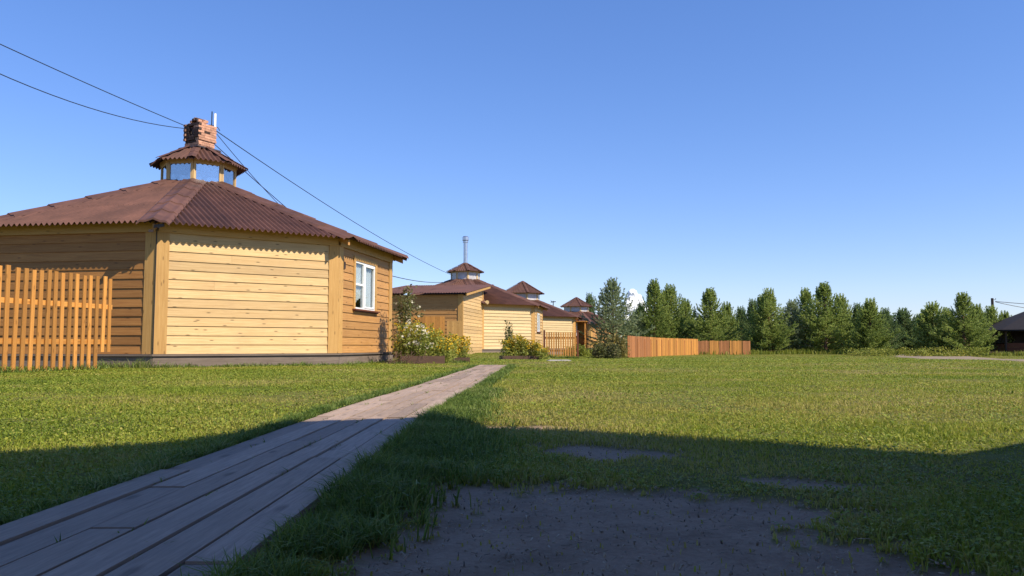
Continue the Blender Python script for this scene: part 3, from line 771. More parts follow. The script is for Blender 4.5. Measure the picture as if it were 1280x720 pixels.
# second house ----------------------------------------------------------------
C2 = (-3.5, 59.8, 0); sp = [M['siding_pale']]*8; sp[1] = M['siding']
h2, zt2 = house('wooden_house', C2, 'eight-sided house with a tall steel flue on its cupola and a lean-to porch room', 'eight-sided wooden houses in a row',
                siding=sp, far=True, detail=False, lantern_light=True)
m = MB(); m.tube([(0, 0, zt2-.1), (0, 0, zt2+1.7)], .16, 14); fl = m.build('flue', M['steel'], h2, smooth=True)
m = MB(); m.tube([(0, 0, zt2+1.57), (0, 0, zt2+1.70)], [.21, .21], 14); m.tube([(0, 0, zt2+1.70), (0, 0, zt2+1.75), (0, 0, zt2+1.97), (0, 0, zt2+2.05)], [.16, .25, .25, .17], 14); m.build('flue_cap', M['steel'], fl)
def leanto(root, C, sid, post):
    """porch room in front of wall 7 (the side facing the camera's left)"""
    c = Vector(C); D = Vector((-3.02, 48.0, 0))-c; sx = dv(R(-9.35)); sy = dv(R(80.65)); FZ = .0
    def bd(P, d, L, ztopf, name, mat, skip=0):
        mb = MB(); n = Vector((d.y, -d.x, 0)); z = FZ; 
        while z < max(ztopf(0), ztopf(L)):
            z1 = z+.222; ns = 6
            for s_ in range(ns):
                a, b = L*s_/ns, L*(s_+1)/ns
                zt = min(z1, min(ztopf(a), ztopf(b)))
                if zt <= z+.01: continue
                r = hash((round(z, 2), name)) % 97/97
                A0, B0 = P+d*a, P+d*b
                mb.hexa([A0+n*.036+Vector((0, 0, z)), B0+n*.036+Vector((0, 0, z)), B0-n*.03+Vector((0, 0, z)), A0-n*.03+Vector((0, 0, z)),
                         A0+n*.012+Vector((0, 0, zt)), B0+n*.012+Vector((0, 0, zt)), B0-n*.03+Vector((0, 0, zt)), A0-n*.03+Vector((0, 0, zt))], r)
            z = z1
        return mb.build('wall', mat, root)
    LW = 5.6
    bd(D-sx*LW, sx, LW, lambda t: 3.62, 'front', M['siding_aged']); bd(D, sy, 6.4, lambda t: 3.62+.13*t, 'side', M['siding'])
    bd(D-sx*LW+sy*6.4, -sy, 6.4, lambda t: 3.62+.13*(6.4-t), 'off', M['siding_aged'])
    for P, mm in ((D, 'r'), (D-sx*LW, 'l')):
        m = MB(); m.box(P-sx*.22-sy*.06+Vector((0, 0, 0)), (0, 0, 3.62), sx*.30, sy*.2); m.build('corner_post', post, root)
    m = MB(); m.box(D+sy*6.15+sx*.0+Vector((0, 0, 0)), (0, 0, 4.2), sy*.2, sx*.06); m.build('corner_post', post, root)
    # corrugated lean-to roof
    mr = MB(); x0, x1 = -LW-.4, .45; N = int((x1-x0)/.165*3)
    def P3(u, v): p = D+sx*u+sy*v; return Vector((p.x, p.y, 3.62+.14+.13*v+.03*math.cos(2*math.pi*u/.165)))
    for k in range(N):
        a, b = x0+(x1-x0)*k/N, x0+(x1-x0)*(k+1)/N
        for v0, v1 in ((-.45, 3.2), (3.2, 8.3)): mr.face([P3(a, v0), P3(b, v0), P3(b, v1), P3(a, v1)], None, .5)
    ro = mr.build('porch_roof', M['roof'], root); bm_weld(ro); so_ = ro.modifiers.new('thickness', 'SOLIDIFY'); so_.thickness = .008
    m = MB()
    m.hexa([D+sx*.36+sy*-.4+Vector((0, 0, 3.52)), D+sx*.36+sy*7+Vector((0, 0, 4.48)), D+sx*.41+sy*7+Vector((0, 0, 4.48)), D+sx*.41+sy*-.4+Vector((0, 0, 3.52)),
            D+sx*.36+sy*-.4+Vector((0, 0, 3.67)), D+sx*.36+sy*7+Vector((0, 0, 4.62)), D+sx*.41+sy*7+Vector((0, 0, 4.62)), D+sx*.41+sy*-.4+Vector((0, 0, 3.67))])
    m.build('barge_board', post, root)
    m = MB(); q = D+sy*6.0+sx*.28+Vector((0, 0, 3.5)); m.tube([q-sx*.25, q, q+Vector((.1, -.25, -.05))], [.03, .05, .14], 10); m.build('wall_lamp', M['siding_pale'], root)
leanto(h2, C2, sp, M['post'])
# third and fourth ------------------------------------------------------------
C3 = (1.1, 82.0, 0)
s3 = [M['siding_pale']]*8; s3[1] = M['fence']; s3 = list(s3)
h3, zt3 = house('wooden_house', C3, 'third eight-sided house in the row, behind the picket gate, with a wide white-framed cupola', 'eight-sided wooden houses in a row',
                rc=1.75, siding=s3, far=True, detail=False, lantern_light=True)
m = MB(); sx = dv(TH+R(45)); n3 = Vector((sx.y, -sx.x, 0)); PB = corners(RC, 0)[1]
for k in range(14):
    m.box(PB+sx*(1.0+.25*k)+n3*.9+Vector((0, 0, -.2)), (0, 0, 1.35 if k % 4 else 3.1), sx*.16, n3*.06)
m.box(PB+sx*.9+n3*.1+Vector((0, 0, 2.95)), sx*3.8, n3*1.0, (0, 0, .08))
m.box(PB+sx*4.3+n3*.05+Vector((0, 0, -.2)), (0, 0, 3.2), sx*.16, n3*.9)
m.build('porch', M['fence'], h3)
h4, zt4 = house('wooden_house', (8.8, 109.0, 0), 'farthest eight-sided house, only its roof and cupola showing beside the first pine', 'eight-sided wooden houses in a row',
                rc=1.75, siding=[M['siding_aged']]*8, far=True, detail=False, lantern_light=True)
# tiny aerial behind the roofs
av = empty('aerial', (4.9, 95.0, 0), 0, label='small dark aerial on a pole sticking up between the third and fourth cupolas', cat='aerial')
m = MB(); m.tube([(0, 0, 0), (0, 0, 5.9)], .05, 6); m.build('pole', M['black'], av)
m = MB(); m.box((-.3, 0, 5.7), (.6, 0, .06), (0, .06, 0), (0, 0, .10)); m.tube([(-.1, 0, 5.78), (-.3, 0, 5.95)], .03, 5); m.build('crossbar', M['black'], av)

# ------------------------------------------------------------------ fences
def picket_fence(name, A, B, n, h, z_short=(), label='', cat='fence', mat=None, pw=.092, pt=.028, rails=(.55, 1.31), group=None, gate=False, both=True):
    A = Vector((*A, 0)); B = Vector((*B, 0)); d = (B-A); L = d.length; d.normalize(); nr = Vector((d.y, -d.x, 0))
    root = empty(name, A, 0, label=label, cat=cat, group=group)
    mat = mat or M['fence']
    for zr in rails:
        m = MB(); m.box(d*-.02+nr*-.04+Vector((0, 0, zr)), d*(L+.02), nr*.038, (0, 0, .10)); m.build('rail', mat, root)
    for k in range(n):
        c = d*(L*(k+.5)/n); p = A+c; z0 = tz(p.x, p.y)+.03
        hh = h+random.uniform(-.028, .02)
        if k in z_short: z0 += .35
        m = MB(); tl = random.uniform(-.02, .02)
        w2 = pw/2*random.uniform(.93, 1.05)
        m.box(c-d*w2+nr*0+Vector((0, 0, z0)), Vector((tl, 0, hh-z0+tz(p.x, p.y))), d*w2*2, nr*pt); m.build('picket', mat, root)
    return root
picket_fence('picket_fence', (-9.85, 12.9), (-8.80, 17.6), 25, 2.0, (23, 24), 'tall orange-stained picket fence at the left edge, in front of the largest house')
f2 = empty('lattice_gate', (2.0, 47, 0), 0, label='weathered picket gate panel between two posts in front of the third house', cat='gate')
for k in range(13):
    m = MB(); m.box((.0+.138*k, 0, -.1), (0, 0, 1.43), (.085, 0, 0), (0, .025, 0)); m.build('picket', M['fence'], f2)
for z in (.2, .95):
    m = MB(); m.box((-.05, .027, z), (1.9, 0, 0), (0, .04, 0), (0, 0, .09)); m.build('rail', M['fence'], f2)
for x in (-.16, 1.80):
    m = MB(); m.box((x, .0, -.3), (0, 0, 1.75), (.11, 0, 0), (0, .11, 0)); m.build('post', M['redwood'], f2)
# solid board fence running back to the pines: one long fence
bf = empty('board_fence', (7.6, 54, 0), 0, label='long solid board fence running from the reddish bush back to the pines', cat='fence')
pts = [(7.7, 53.5), (9.0, 56.5), (12.5, 66), (17.5, 75.5)]
cum = [0]
for a, b in zip(pts, pts[1:]): cum.append(cum[-1]+math.dist(a, b))
def along(s):
    for i in range(len(pts)-1):
        if s <= cum[i+1] or i == len(pts)-2:
            t = (s-cum[i])/(cum[i+1]-cum[i]); return Vector((pts[i][0]+(pts[i+1][0]-pts[i][0])*t, pts[i][1]+(pts[i+1][1]-pts[i][1])*t, 0))
o0 = Vector((7.6, 54, 0))
seg = 0; s = 0
bounds = np.arange(0, cum[-1], 2.41)
for bi, s0 in enumerate(bounds):
    m = MB(); s1 = min(s0+2.4, cum[-1]); s = s0
    mat = M['fence_red'] if bi < 3 else M['fence']
    while s < s1-.05:
        p, q = along(s), along(min(s+.145, s1)); d = (q-p).normalized(); nr = Vector((d.y, -d.x, 0)); zg = tz(p.x, p.y)
        m.box(p-o0+Vector((0, 0, zg-.05)), (0, 0, 1.52+random.uniform(-.02, .02)), d*.138, nr*.022); s += .148
    m.build('board_panel', mat, bf)
    p = along(s0); m = MB(); m.box(p-o0+Vector((.02, .06, tz(p.x, p.y)-.2)), (0, 0, 1.5), (.09, 0, 0), (0, .09, 0)); m.build('post', M['fence_red'], bf)
# separate far panels with dark gaps
for k, (x0, x1, mat) in enumerate(((17.75, 18.95, 'fence_red'), (18.97, 19.86, 'fence'), (19.88, 20.9, 'fence_red'), (20.92, 22.13, 'fence'), (22.15, 22.9, 'fence_red'))):
    r_ = empty('fence_panel', (x0, 77, tz(x0, 77)), R(2), label=[
        'dark brown fence panel just right of the long board fence', 'orange fence panel between two dark brown panels, nearer the long fence',
        'dark brown fence panel between the two orange panels', 'orange fence panel, the one farther right along the tree line', 'dark brown end panel of the fence, against the pines'][k], cat='fence', group='separate fence panels along the tree line')
    m = MB(); n = max(4, int((x1-x0)/.15))
    for j in range(n): m.box(((x1-x0)*j/n, 0, -.1), (0, 0, 1.42+random.uniform(-.03, .03)), ((x1-x0)/n-.012, 0, 0), (0, .022, 0))
    m.build('boards', M[mat], r_)
    m = MB(); m.box((0, .025, .3), (x1-x0, 0, 0), (0, .04, 0), (0, 0, .09)); m.box((0, .025, 1.0), (x1-x0, 0, 0), (0, .04, 0), (0, 0, .09)); m.build('rails', M['redwood'], r_)
# board screen in front of the lean-to
bs = empty('board_screen', (-5.2, 46, 0), 0, label='low orange board fence behind the flower bed, in front of the lean-to porch room', cat='fence')
m = MB()
for k in range(16): m.box((-.9+.14*k, 0, -.2), (0, 0, 2.42), (.13, 0, 0), (0, .025, 0))
m.build('boards', M['fence'], bs)
m = MB()
for k in range(6): m.box((1.42+.145*k, .5, -.1), (0, 0, 2.08), (.135, 0, 0), (0, .025, 0))
m.build('boards', M['post'], bs)
m = MB(); m.box((-.9, .03, 1.5), (2.2, 0, 0), (0, .04, 0), (0, 0, .1)); m.box((-.9, .03, .5), (2.2, 0, 0), (0, .04, 0), (0, 0, .1)); m.build('rail', M['redwood'], bs)

# ------------------------------------------------------------------ flower beds and shrubs
def leaves(name, pts, size, mat, parent, droop=.3, elong=1.8, rnd=None):
    n = len(pts); P = np.asarray(pts)
    a = rng.normal(size=(n, 3)); a[:, 2] *= .6; a /= np.linalg.norm(a, axis=1)[:, None]
    b = np.cross(a, rng.normal(size=(n, 3))); b /= np.linalg.norm(b, axis=1)[:, None]
    s = size*rng.uniform(.6, 1.3, n)[:, None]
    V = np.zeros((n, 4, 3)); V[:, 0] = P-a*s*elong/2; V[:, 1] = P+b*s/2; V[:, 2] = P+a*s*elong/2; V[:, 3] = P-b*s/2
    q = (np.arange(n)*4)[:, None]+np.arange(4)
    return np_mesh(name, V.reshape(-1, 3), [q], mat, parent, rnd=np.repeat(rng.random(n) if rnd is None else rnd, 4))
def flowering(name, loc, stems, label, cat, lm, leaf_n, leaf_s, flower_n, flower_s, fm, spread, group=None, topbias=.8):
    """stems: list of (x, y, height, lean)"""
    root = empty(name, loc, 0, label=label, cat=cat, group=group)
    m = MB(); LP = []; FP = []
    for (x, y, h, ln) in stems:
        a = random.uniform(0, 6.28); pts_ = [Vector((x+math.cos(a)*ln*t*t, y+math.sin(a)*ln*t*t, h*t)) for t in (0, .35, .7, 1)]
        m.tube(pts_, [.012, .009, .006, .003], 5, cap=False)
        for k in range(int(leaf_n*1.5)):
            t = random.uniform(.12, 1); i = min(int(t*3), 2)
            p = pts_[i].lerp(pts_[i+1], t*3-i); sp_ = spread*(1.15-.6*t)
            LP.append((p.x+random.gauss(0, sp_), p.y+random.gauss(0, sp_), max(.02, p.z+random.gauss(0, .04))))
        for k in range(flower_n):
            if random.random() < .75:
                p = pts_[3].lerp(pts_[2], random.random()**1.5*(1-topbias)*3); FP.append((p.x+random.gauss(0, spread*.6), p.y+random.gauss(0, spread*.6), p.z+random.uniform(-.05, .06)))
    m.build('stems', M['leaf'], root); leaves('foliage', LP, leaf_s, lm, root)
    if FP:
        leaves('flowers', FP, flower_s, fm, root, elong=1.15)
        leaves('flowers', [(a+random.uniform(-.01, .01), b, c+.01) for a, b, c in FP], flower_s, fm, root, elong=1.0)
    return root
def stems(n, x0, x1, y0, y1, h0, h1, ln=.15, prof=None):
    r = []
    for i in range(n):
        x = random.uniform(x0, x1); h = random.uniform(h0, h1)
        if prof: h *= float(np.interp(x, *zip(*prof)))
        r.append((x, random.uniform(y0, y1), h, random.uniform(0, ln)))
    return r
def bed(name, loc, size, label, h=.23):
    r = empty(name, loc, R(8), label=label, cat='flower bed', group='plank flower beds along the houses')
    w_, d_ = size; m = MB()
    for (o, a, b) in (((0, 0, -.1), (w_, 0, 0), (0, .035, 0)), ((0, d_-.035, -.1), (w_, 0, 0), (0, .035, 0)), ((0, .035, -.1), (0, d_-.07, 0), (.035, 0, 0)), ((w_-.035, .035, -.1), (0, d_-.07, 0), (.035, 0, 0))):
        m.box(o, a, b, (0, 0, .1+h))
    m.build('planks', M['bed_wood'], r)
    m = MB(); m.box((.035, .035, -.1), (w_-.07, 0, 0), (0, d_-.07, 0), (0, 0, h+.05)); m.build('soil', M['inner'], r)
    return r
bed('flower_bed', (-3.15, 22.7, 0), (1.25, 2.6), 'dark brown plank flower bed with fallen stalks, beside the corner of the largest house')
bed('flower_bed', (-2.05, 25.4, 0), (.72, 1.6), 'small plank bed of yellow flowers next to the boardwalk end', h=.15)
bed('flower_bed', (-.45, 38.5, tz(0, 39)), (1.9, 1.3), 'plank bed under the yellow flowering bush in front of the second house', h=.2)
flowering('climbing_shrub', (-3.25, 24.6, 0), stems(15, -.25, .3, -.3, .4, 1.7, 2.35, .2), 'tall loose climbing shrub with pale flowers against the corner of the largest house', 'shrub', M['leaf_dark'], 60, .055, 5, .07, M['petal'], .15, topbias=.2)
flowering('flower_clump', (-2.55, 24.0, 0), stems(105, -.8, .7, -.7, .8, .55, 1.25, .25, [(-.75, .9), (-.2, 1.05), (.55, .75)]), 'wide clump of tall yellow-green stalks with cream and yellow flowers in the plank bed', 'flowers', M['leaf'], 44, .045, 8, .055, M['yellow'], .10)
flowering('flower_clump', (-2.75, 23.2, 0), stems(20, -.35, .55, -.3, .3, .5, 1.25, .2), 'pale flowered plants at the front of the plank bed by the largest house', 'flowers', M['leaf'], 36, .045, 6, .08, M['petal'], .10)
flowering('flower_clump', (-1.8, 26.1, 0), stems(34, -.35, .35, -.4, .5, .35, .85, .15), 'low bright yellow flowers in the small bed by the boardwalk end', 'flowers', M['leaf'], 30, .04, 16, .06, M['yellow'], .09)
flowering('flower_bush', (.55, 39.2, tz(.5, 39)), stems(70, -.95, 1.05, -.5, .5, .55, 1.15, .2, [(-1, .8), (-.3, 1.1), (1.05, .65)]), 'rounded bush of yellow flowers in front of the second house', 'bush', M['leaf'], 40, .06, 14, .075, M['yellow'], .13)
flowering('tall_shrub', (-.15, 39.4, tz(.5, 39)), stems(9, -.25, .25, -.2, .2, 1.3, 1.95, .2), 'thin tall shrub rising from the left of the yellow flowering bush', 'shrub', M['leaf_dark'], 50, .06, 1, .05, M['petal'], .13)
flowering('garden_bush', (6.1, 50.5, tz(6.3, 50)), stems(60, -.9, 1.0, -.6, .6, .7, 1.5, .25, [(-.9, .7), (.4, 1.05), (1.1, .85)]), 'reddish autumn bush at the near end of the board fence', 'bush', M['leaf_red'], 44, .08, 0, .05, M['petal'], .17)
flowering('garden_bush', (5.75, 48.5, tz(6, 49)), stems(30, -.6, .6, -.5, .5, .4, .95, .25), 'low dark green bush in front of the reddish autumn bush', 'bush', M['leaf_dark'], 44, .08, 1, .06, M['yellow'], .16)
flowering('garden_bush', (4.2, 52.5, tz(4, 52)), stems(26, -.7, .6, -.5, .5, .3, .8, .2), 'low light green bush between the picket gate and the reddish bush', 'bush', M['tall'], 40, .08, 0, .06, M['yellow'], .16)
# fallen stalks over the bed edge
m = MB()
for k in range(24):
    x = random.uniform(-3.4, -2.4); y = random.uniform(22.6, 23.0); m.tube([(x, y, .25+random.random()*.15), (x-.2+random.random()*.3, y-.25, .18), (x-.4+random.random()*.6, y-.5, .03)], [.006, .005, .003], 5)
tag(m.build('fallen_stalks', M['bed_wood']), 'dry reddish stalks drooping over the front of the dark plank bed', 'stalks')

# ------------------------------------------------------------------ pines
def pine_mesh(seed, H, Wd, mat, tops=1, loose=.0, lowfull=1.0):
    rg = np.random.default_rng(seed); rd = random.Random(seed)
    TP, TD = [], []; mt = MB()
    axes = [(0, 0, H)]
    if tops > 1: axes.append((rd.uniform(.5, .8)*rd.choice([-1, 1]), rd.uniform(-.4, .4), H*rd.uniform(.84, .93)))
    for (ox, oy, h) in axes:
        tp = [Vector((ox*min(1, t*2.2), oy*min(1, t*2.2), h*t)) for t in (0, .25, .5, .75, .97)]
        mt.tube(tp, [.11, .085, .06, .035, .012], 7, cap=False)
        z = .25
        while z < h-.50:
            t = z/h; prof = (1-t)**1.05*(.72+.28*min(1, t/.18)*lowfull)
            Lb = Wd/2*prof*(1 if ox == 0 else .75)*1.3+.05
            nb = rd.choice([5, 6, 7]); a0 = rd.uniform(0, 6.28)
            bx = np.interp(t, (0, .25, .5, .75, .97), [p.x for p in tp]); by = np.interp(t, (0, .25, .5, .75, .97), [p.y for p in tp])
            for k in range(nb):
                a = a0+6.283*k/nb+rd.uniform(-.25, .25); L = Lb*rd.uniform(.5, 1.22)
                up0 = .15+.9*t; up1 = .6+1.9*t
                dr = np.array([math.cos(a), math.sin(a), 0]); P0 = np.array([bx, by, z])
                ns = max(3, int(L/.11)); prev = P0; pos = P0.copy()
                line = [Vector(P0)]
                for s_ in range(ns):
                    f = (s_+1)/ns; up = up0+(up1-up0)*f
                    d3 = dr+np.array([0, 0, up]); d3 /= np.linalg.norm(d3); pos = pos+d3*L/ns
                    if s_ == ns//2: line.append(Vector(pos))
                    if f > .28:
                        TP.append(pos+rg.normal(0, .02, 3)); TD.append(d3)
                        for sd_ in (-1, 1):
                            if rd.random() < .8-loose:
                                sl_ = L*.36*(1-f*.55)*rd.uniform(.5, 1.1); tr = np.array([-dr[1], dr[0], 0])*sd_
                                sdv = dr*.6+tr+np.array([0, 0, .35+.5*t]); sdv /= np.linalg.norm(sdv)
                                for m_ in range(1, max(2, int(sl_/.11))+1):
                                    TP.append(pos+sdv*m_*.11); TD.append(sdv)
                line.append(Vector(pos))
                # upright end candle
                for cz in range(3 if t < .4 else 6):
                    TP.append(pos+np.array([dr[0]*.02*cz, dr[1]*.02*cz, .07+.08*cz])); TD.append(np.array([dr[0]*.2, dr[1]*.2, 1.0]))
                mt.tube(line, [.02*(1-t)+.01, .012, .005], 4, cap=False)
            z += rd.uniform(.25, .36)*(1-.35*t)
        for q in range(12): TP.append(np.array([tp[-1].x, tp[-1].y, h-.75+q*.075])); TD.append(np.array([0, 0, 1.]))
    kk = rg.random(len(TP)) > .04; P = np.array(TP)[kk]; D = np.array(TD)[kk]; D /= np.linalg.norm(D, axis=1)[:, None]; n = len(P)
    per = 6
    P = np.repeat(P, per, 0); D = np.repeat(D, per, 0); N = len(P)
    q = D*1.0+rg.normal(0, .45, (N, 3)); q /= np.linalg.norm(q, axis=1)[:, None]
    sd_ = np.cross(q, rg.normal(size=(N, 3))); sd_ /= np.linalg.norm(sd_, axis=1)[:, None]
    ln = rg.uniform(.09, .17, N)[:, None]; wd = .030
    V = np.zeros((N, 3, 3)); V[:, 0] = P-sd_*wd; V[:, 1] = P+sd_*wd; V[:, 2] = P+q*ln
    f = (np.arange(N)*3)[:, None]+np.arange(3)
    ob = np_mesh('crown', V.reshape(-1, 3), [f], mat, rnd=np.repeat(np.repeat(rg.random(n), per), 3))
    tk = mt.build('trunk', M['bark'])
    return ob, tk
PV = []
for i, (H_, W_, mt_, tp_, lo_) in enumerate(((6.2, 3.9, 'pine', 1, 0), (5.6, 4.1, 'pine', 2, .1), (4.6, 3.6, 'pine_dark', 1, .1), (6.0, 4.2, 'pine_blue', 1, .25), (5.2, 3.3, 'pine', 1, .15), (4.4, 3.4, 'pine', 2, .1))):
    PV.append((H_, W_, *pine_mesh(40+i, H_, W_, M[mt_], tp_, lo_)))
used = set()
def pine(v, px, top, depth, label, group='young pines along the edge of the meadow', wpx=None, rz=None):
    """px: pixel column of the axis, top: pixel row of the tip in the 1280 photo, depth: metres from the camera"""
    x = (px-640)/F*depth; g = tz(x, depth)
    ztop = EYE+(433-top)/F*depth; H_, W_, cr, tk = PV[v]
    s = (ztop-g)/H_
    root = empty('pine_tree', (x, depth, g-.05), rz if rz is not None else random.uniform(0, 6.28), label=label, cat='pine tree', group=group)
    sw = s if wpx is None else wpx/F*depth/W_
    sw = max(.7*s, min(1.5*s, sw)); root.scale = (sw, sw, s)
    for o in (cr, tk):
        if (v, o.name) in used: c = o.copy(); COL.objects.link(c)
        else: c = o; used.add((v, o.name))
        c.parent = root
LP_ = [ # variant, x, top, depth, label, width px
 (3, 766, 350, 82, 'grey-green pine standing right behind the farthest cupola house, left of the white cloud', 72),
 (2, 737, 368, 118, 'small pine tip showing just behind the farthest cupola', 30),
 (2, 802, 380, 92, 'narrow dark pine right below the white cloud', 34),
 (0, 818, 350, 84, 'tall pine with a long pointed tip, first right of the white cloud', 52),
 (1, 838, 357, 86, 'two-topped pine behind the middle of the board fence', 54),
 (4, 857, 374, 90, 'shorter pine in the dip between the two tall groups behind the board fence', 40),
 (0, 888, 361, 84, 'broad pine behind the far end of the board fence', 58),
 (4, 909, 378, 88, 'low pine over the dark fence panels', 36),
 (2, 926, 384, 95, 'dark low pine right of the dark fence panels', 34),
 (2, 941, 375, 90, 'dark pine at the left flank of the middle group', 36),
 (1, 961, 362, 82, 'light green bushy pine at the left of the middle group', 58),
 (3, 990, 376, 84, 'grey-green pine filling the dip of the middle group', 50),
 (4, 1008, 361, 86, 'slim pine just left of the tallest one in the middle group', 46),
 (0, 1031, 354, 82, 'tallest pine of the middle group', 62),
 (4, 1051, 368, 84, 'pine on the right shoulder of the tallest one', 46),
 (2, 1072, 380, 84, 'dark pine between the middle group and its right-hand end', 34),
 (1, 1088, 374, 78, 'last bright pine of the middle group, next to the gap in the trees', 56),
 (2, 1107, 386, 92, 'dark far pine at the left of the gap where the track passes', 34),
 (2, 1129, 386, 96, 'dark rounded pine in the middle of the gap where the track passes', 50),
 (2, 1149, 394, 96, 'lowest dark pine at the right of the gap where the track passes', 36),
 (5, 1166, 379, 72, 'bushy pine at the left of the right-hand group', 48),
 (4, 1184, 385, 74, 'small pine between the two taller ones of the right-hand group', 40),
 (0, 1204, 366, 70, 'tallest pine of the right-hand group', 56),
 (1, 1221, 381, 72, 'pine on the right shoulder of the tallest in the right-hand group', 46),
 (5, 1238, 384, 75, 'pine left of the utility pole, close to the dark gazebo', 44),
 (4, 1256, 389, 80, 'last small pine, right above the gazebo eave', 34),
]
for i, (v, x, tp_, dp, lb, wp) in enumerate(LP_): pine(v, x, tp_, dp, lb, wpx=wp*1.25)
# second rank of pines filling behind the first
for i in range(17):
    x = 800+i*26+random.uniform(-10, 10); pine(random.choice([2, 2, 5, 1]), x, random.uniform(392, 402)-(6 if x < 1100 else 0), 100+random.uniform(-4, 8),
        'dark pine of the rear rank, mostly hidden behind the front row of pines', group='rear rank of pines', wpx=48)
# distant wood closing the horizon
def far_wood():
    n = 90000; X = rng.uniform(-260, 330, n); D = 165+rng.uniform(0, 30, n)
    top = 4.2+3.2*fbm(X*.08, D*0+3, 60, 4)+1.6*vnoise(X*.45, D*.2, 61)
    Z = -.4+top*rng.random(n)**.6
    P = np.stack([X, D, Z], -1)
    o = leaves('distant_wood', P, .55, M['pine_dark'], None, elong=1.3); o['kind'] = 'stuff'
far_wood()
# roadside undergrowth bushes near the right-hand pines
flowering('meadow_bush', (33.5, 62, tz(33, 62)), stems(70, -2.9, 2.8, -1.8, 1.8, .1, .75, .3), 'low yellow-green scrub by the track in front of the right-hand pines', 'bush', M['tall'], 26, .09, 0, .1, M['yellow'], .28)
flowering('meadow_bush', (29.6, 66, tz(30, 66)), stems(30, -1.6, 1.4, -1, 1, .2, .7, .3), 'brownish bush where the track enters the gap between the pines', 'bush', M['leaf'], 30, .08, 0, .1, M['yellow'], .28)

# ------------------------------------------------------------------ gazebo, pole, wires
gz = empty('gazebo', (48.4, 73, tz(45, 73)), 0, label='dark open gazebo with a low pyramid roof and red-brown parapet at the right edge', cat='gazebo')
gr = 5.0
def gc(rad, z, n=8): return [dv(R(22.5)+R(45)*k)*rad+Vector((0, 0, z)) for k in range(n)]
m = MB(); lo = gc(gr+.5, 2.25); hi = gc(.2, 4.5)
for k in range(8): m.face([lo[k], lo[(k+1) % 8], hi[(k+1) % 8], hi[k]]); m.face([lo[(k+1) % 8], lo[k], lo[k]+Vector((0, 0, -.12)), lo[(k+1) % 8]+Vector((0, 0, -.12))])
g_ro = m.build('roof', M['roof_dark'], gz); sm = g_ro.modifiers.new('t', 'SOLIDIFY'); sm.thickness = .06
pc = gc(gr, 0)
for k in range(8):
    m = MB(); m.box(pc[k]+Vector((-.09, -.09, -.3)), (0, 0, 2.5), (.18, 0, 0), (0, .18, 0)); m.build('post', M['dark_wood'], gz)
    a, b = pc[k], pc[(k+1) % 8]; d = (b-a).normalized(); n_ = Vector((d.y, -d.x, 0)); L = (b-a).length
    if k == 5: continue
    m = MB(); z = 0
    while z < .95: m.box(a+d*.1+Vector((0, 0, z)), d*(L-.2), n_*.05, (0, 0, .17)); z += .18
    m.build('parapet', M['redwood'], gz)
    if k < 4:
        m = MB(); m.box(a+d*.1+n_*.0+Vector((0, 0, .99)), d*(L-.2), n_*.05, (0, 0, 1.2)); m.build('wall', M['dark_wood'], gz)
m = MB(); m.tube([(0, 0, -.2), (0, 0, .08)], gr+.15, 8); m.build('floor', M['dark_wood'], gz)
m = MB(); m.box((-1, 1, .08), (2, 0, 0), (0, 1, 0), (0, 0, .68)); m.build('table', M['dark_wood'], gz)
tb = empty('timber_stack', (41.4, 70, tz(41, 70)), 0, label='low stack of dark timber on the grass left of the gazebo', cat='timber')
for k in range(5):
    m = MB(); m.box((0, .2*k, .0), (1.9, .1, .0), (0, .18, 0), (0, 0, .16)); m.box((.1, .2*k, .165), (1.6, .1, .0), (0, .18, 0), (0, 0, .16)); m.build('beam', M['dark_wood'], tb)
sh = empty('metal_shed', (58.5, 92, tz(51, 92)-1.0), R(-20), label='pale metal roof of a shed rising behind the gazebo', cat='shed')
m = MB(); m.hexa([(0, 0, 3.0), (6, 0, 3.0), (6, 3, 5.2), (0, 3, 5.2), (0, 0, 3.1), (6, 0, 3.1), (6, 3, 5.3), (0, 3, 5.3)]); m.build('roof', M['steel'], sh)
m = MB(); m.box((.2, .2, -.2), (5.6, 0, 0), (0, 2.8, 0), (0, 0, 3.2)); m.build('wall', M['siding_aged'], sh)
up = empty('utility_pole', (48.1, 80, tz(48, 80)), 0, label='dark wooden utility pole rising from the right-hand pines near the gazebo', cat='pole')
m = MB(); m.tube([(0, 0, 0), (0, 0, 5.6)], [.16, .12], 10); m.build('shaft', M['dark_wood'], up)
m = MB(); m.tube([(.05, 0, 5.45), (.35, 0, 5.45), (.35, 0, 5.6)], .03, 6); m.build('insulator_hook', M['black'], up)
def cable(name, A, B, sag, rad, label, n=24):
    A, B = Vector(A), Vector(B); mid = (A+B)/2
    m = MB(); m.tube([A.lerp(B, k/n)-mid-Vector((0, 0, 4*sag*(k/n)*(1-k/n))) for k in range(n+1)], rad, 6)
    o = m.build(name, M['black'], smooth=True); o.location = mid
    tag(o, label, 'cable', 'overhead cables'); return o
cable('overhead_cable', (48.4, 80, 5.0), (62, 76, 4.9), .45, .03, 'upper black cable running right from the utility pole by the gazebo')
cable('overhead_cable', (48.4, 80, 4.95), (62, 78, 4.2), .75, .03, 'lower, slacker black cable running right from the utility pole by the gazebo')
chT = c1+Vector((-.25, -.25, 0))
cable('overhead_cable', (-13.2, 10.5, 7.6), chT+Vector((-.05, 0, 7.28)), .12, .011, 'upper cable coming from the top left to the brick chimney')
cable('overhead_cable', (-13.2, 10.5, 7.9), chT+Vector((-.1, 0, 7.22)), .9, .011, 'lower sagging cable coming from the left edge to the brick chimney')
bk = c1+ax1*.42+Vector((0, 0, 7.33))
cable('overhead_cable', bk, (-4.4, 59.2, 5.75), .35, .014, 'long cable from the brick chimney over the roof to the cupola with the steel flue')
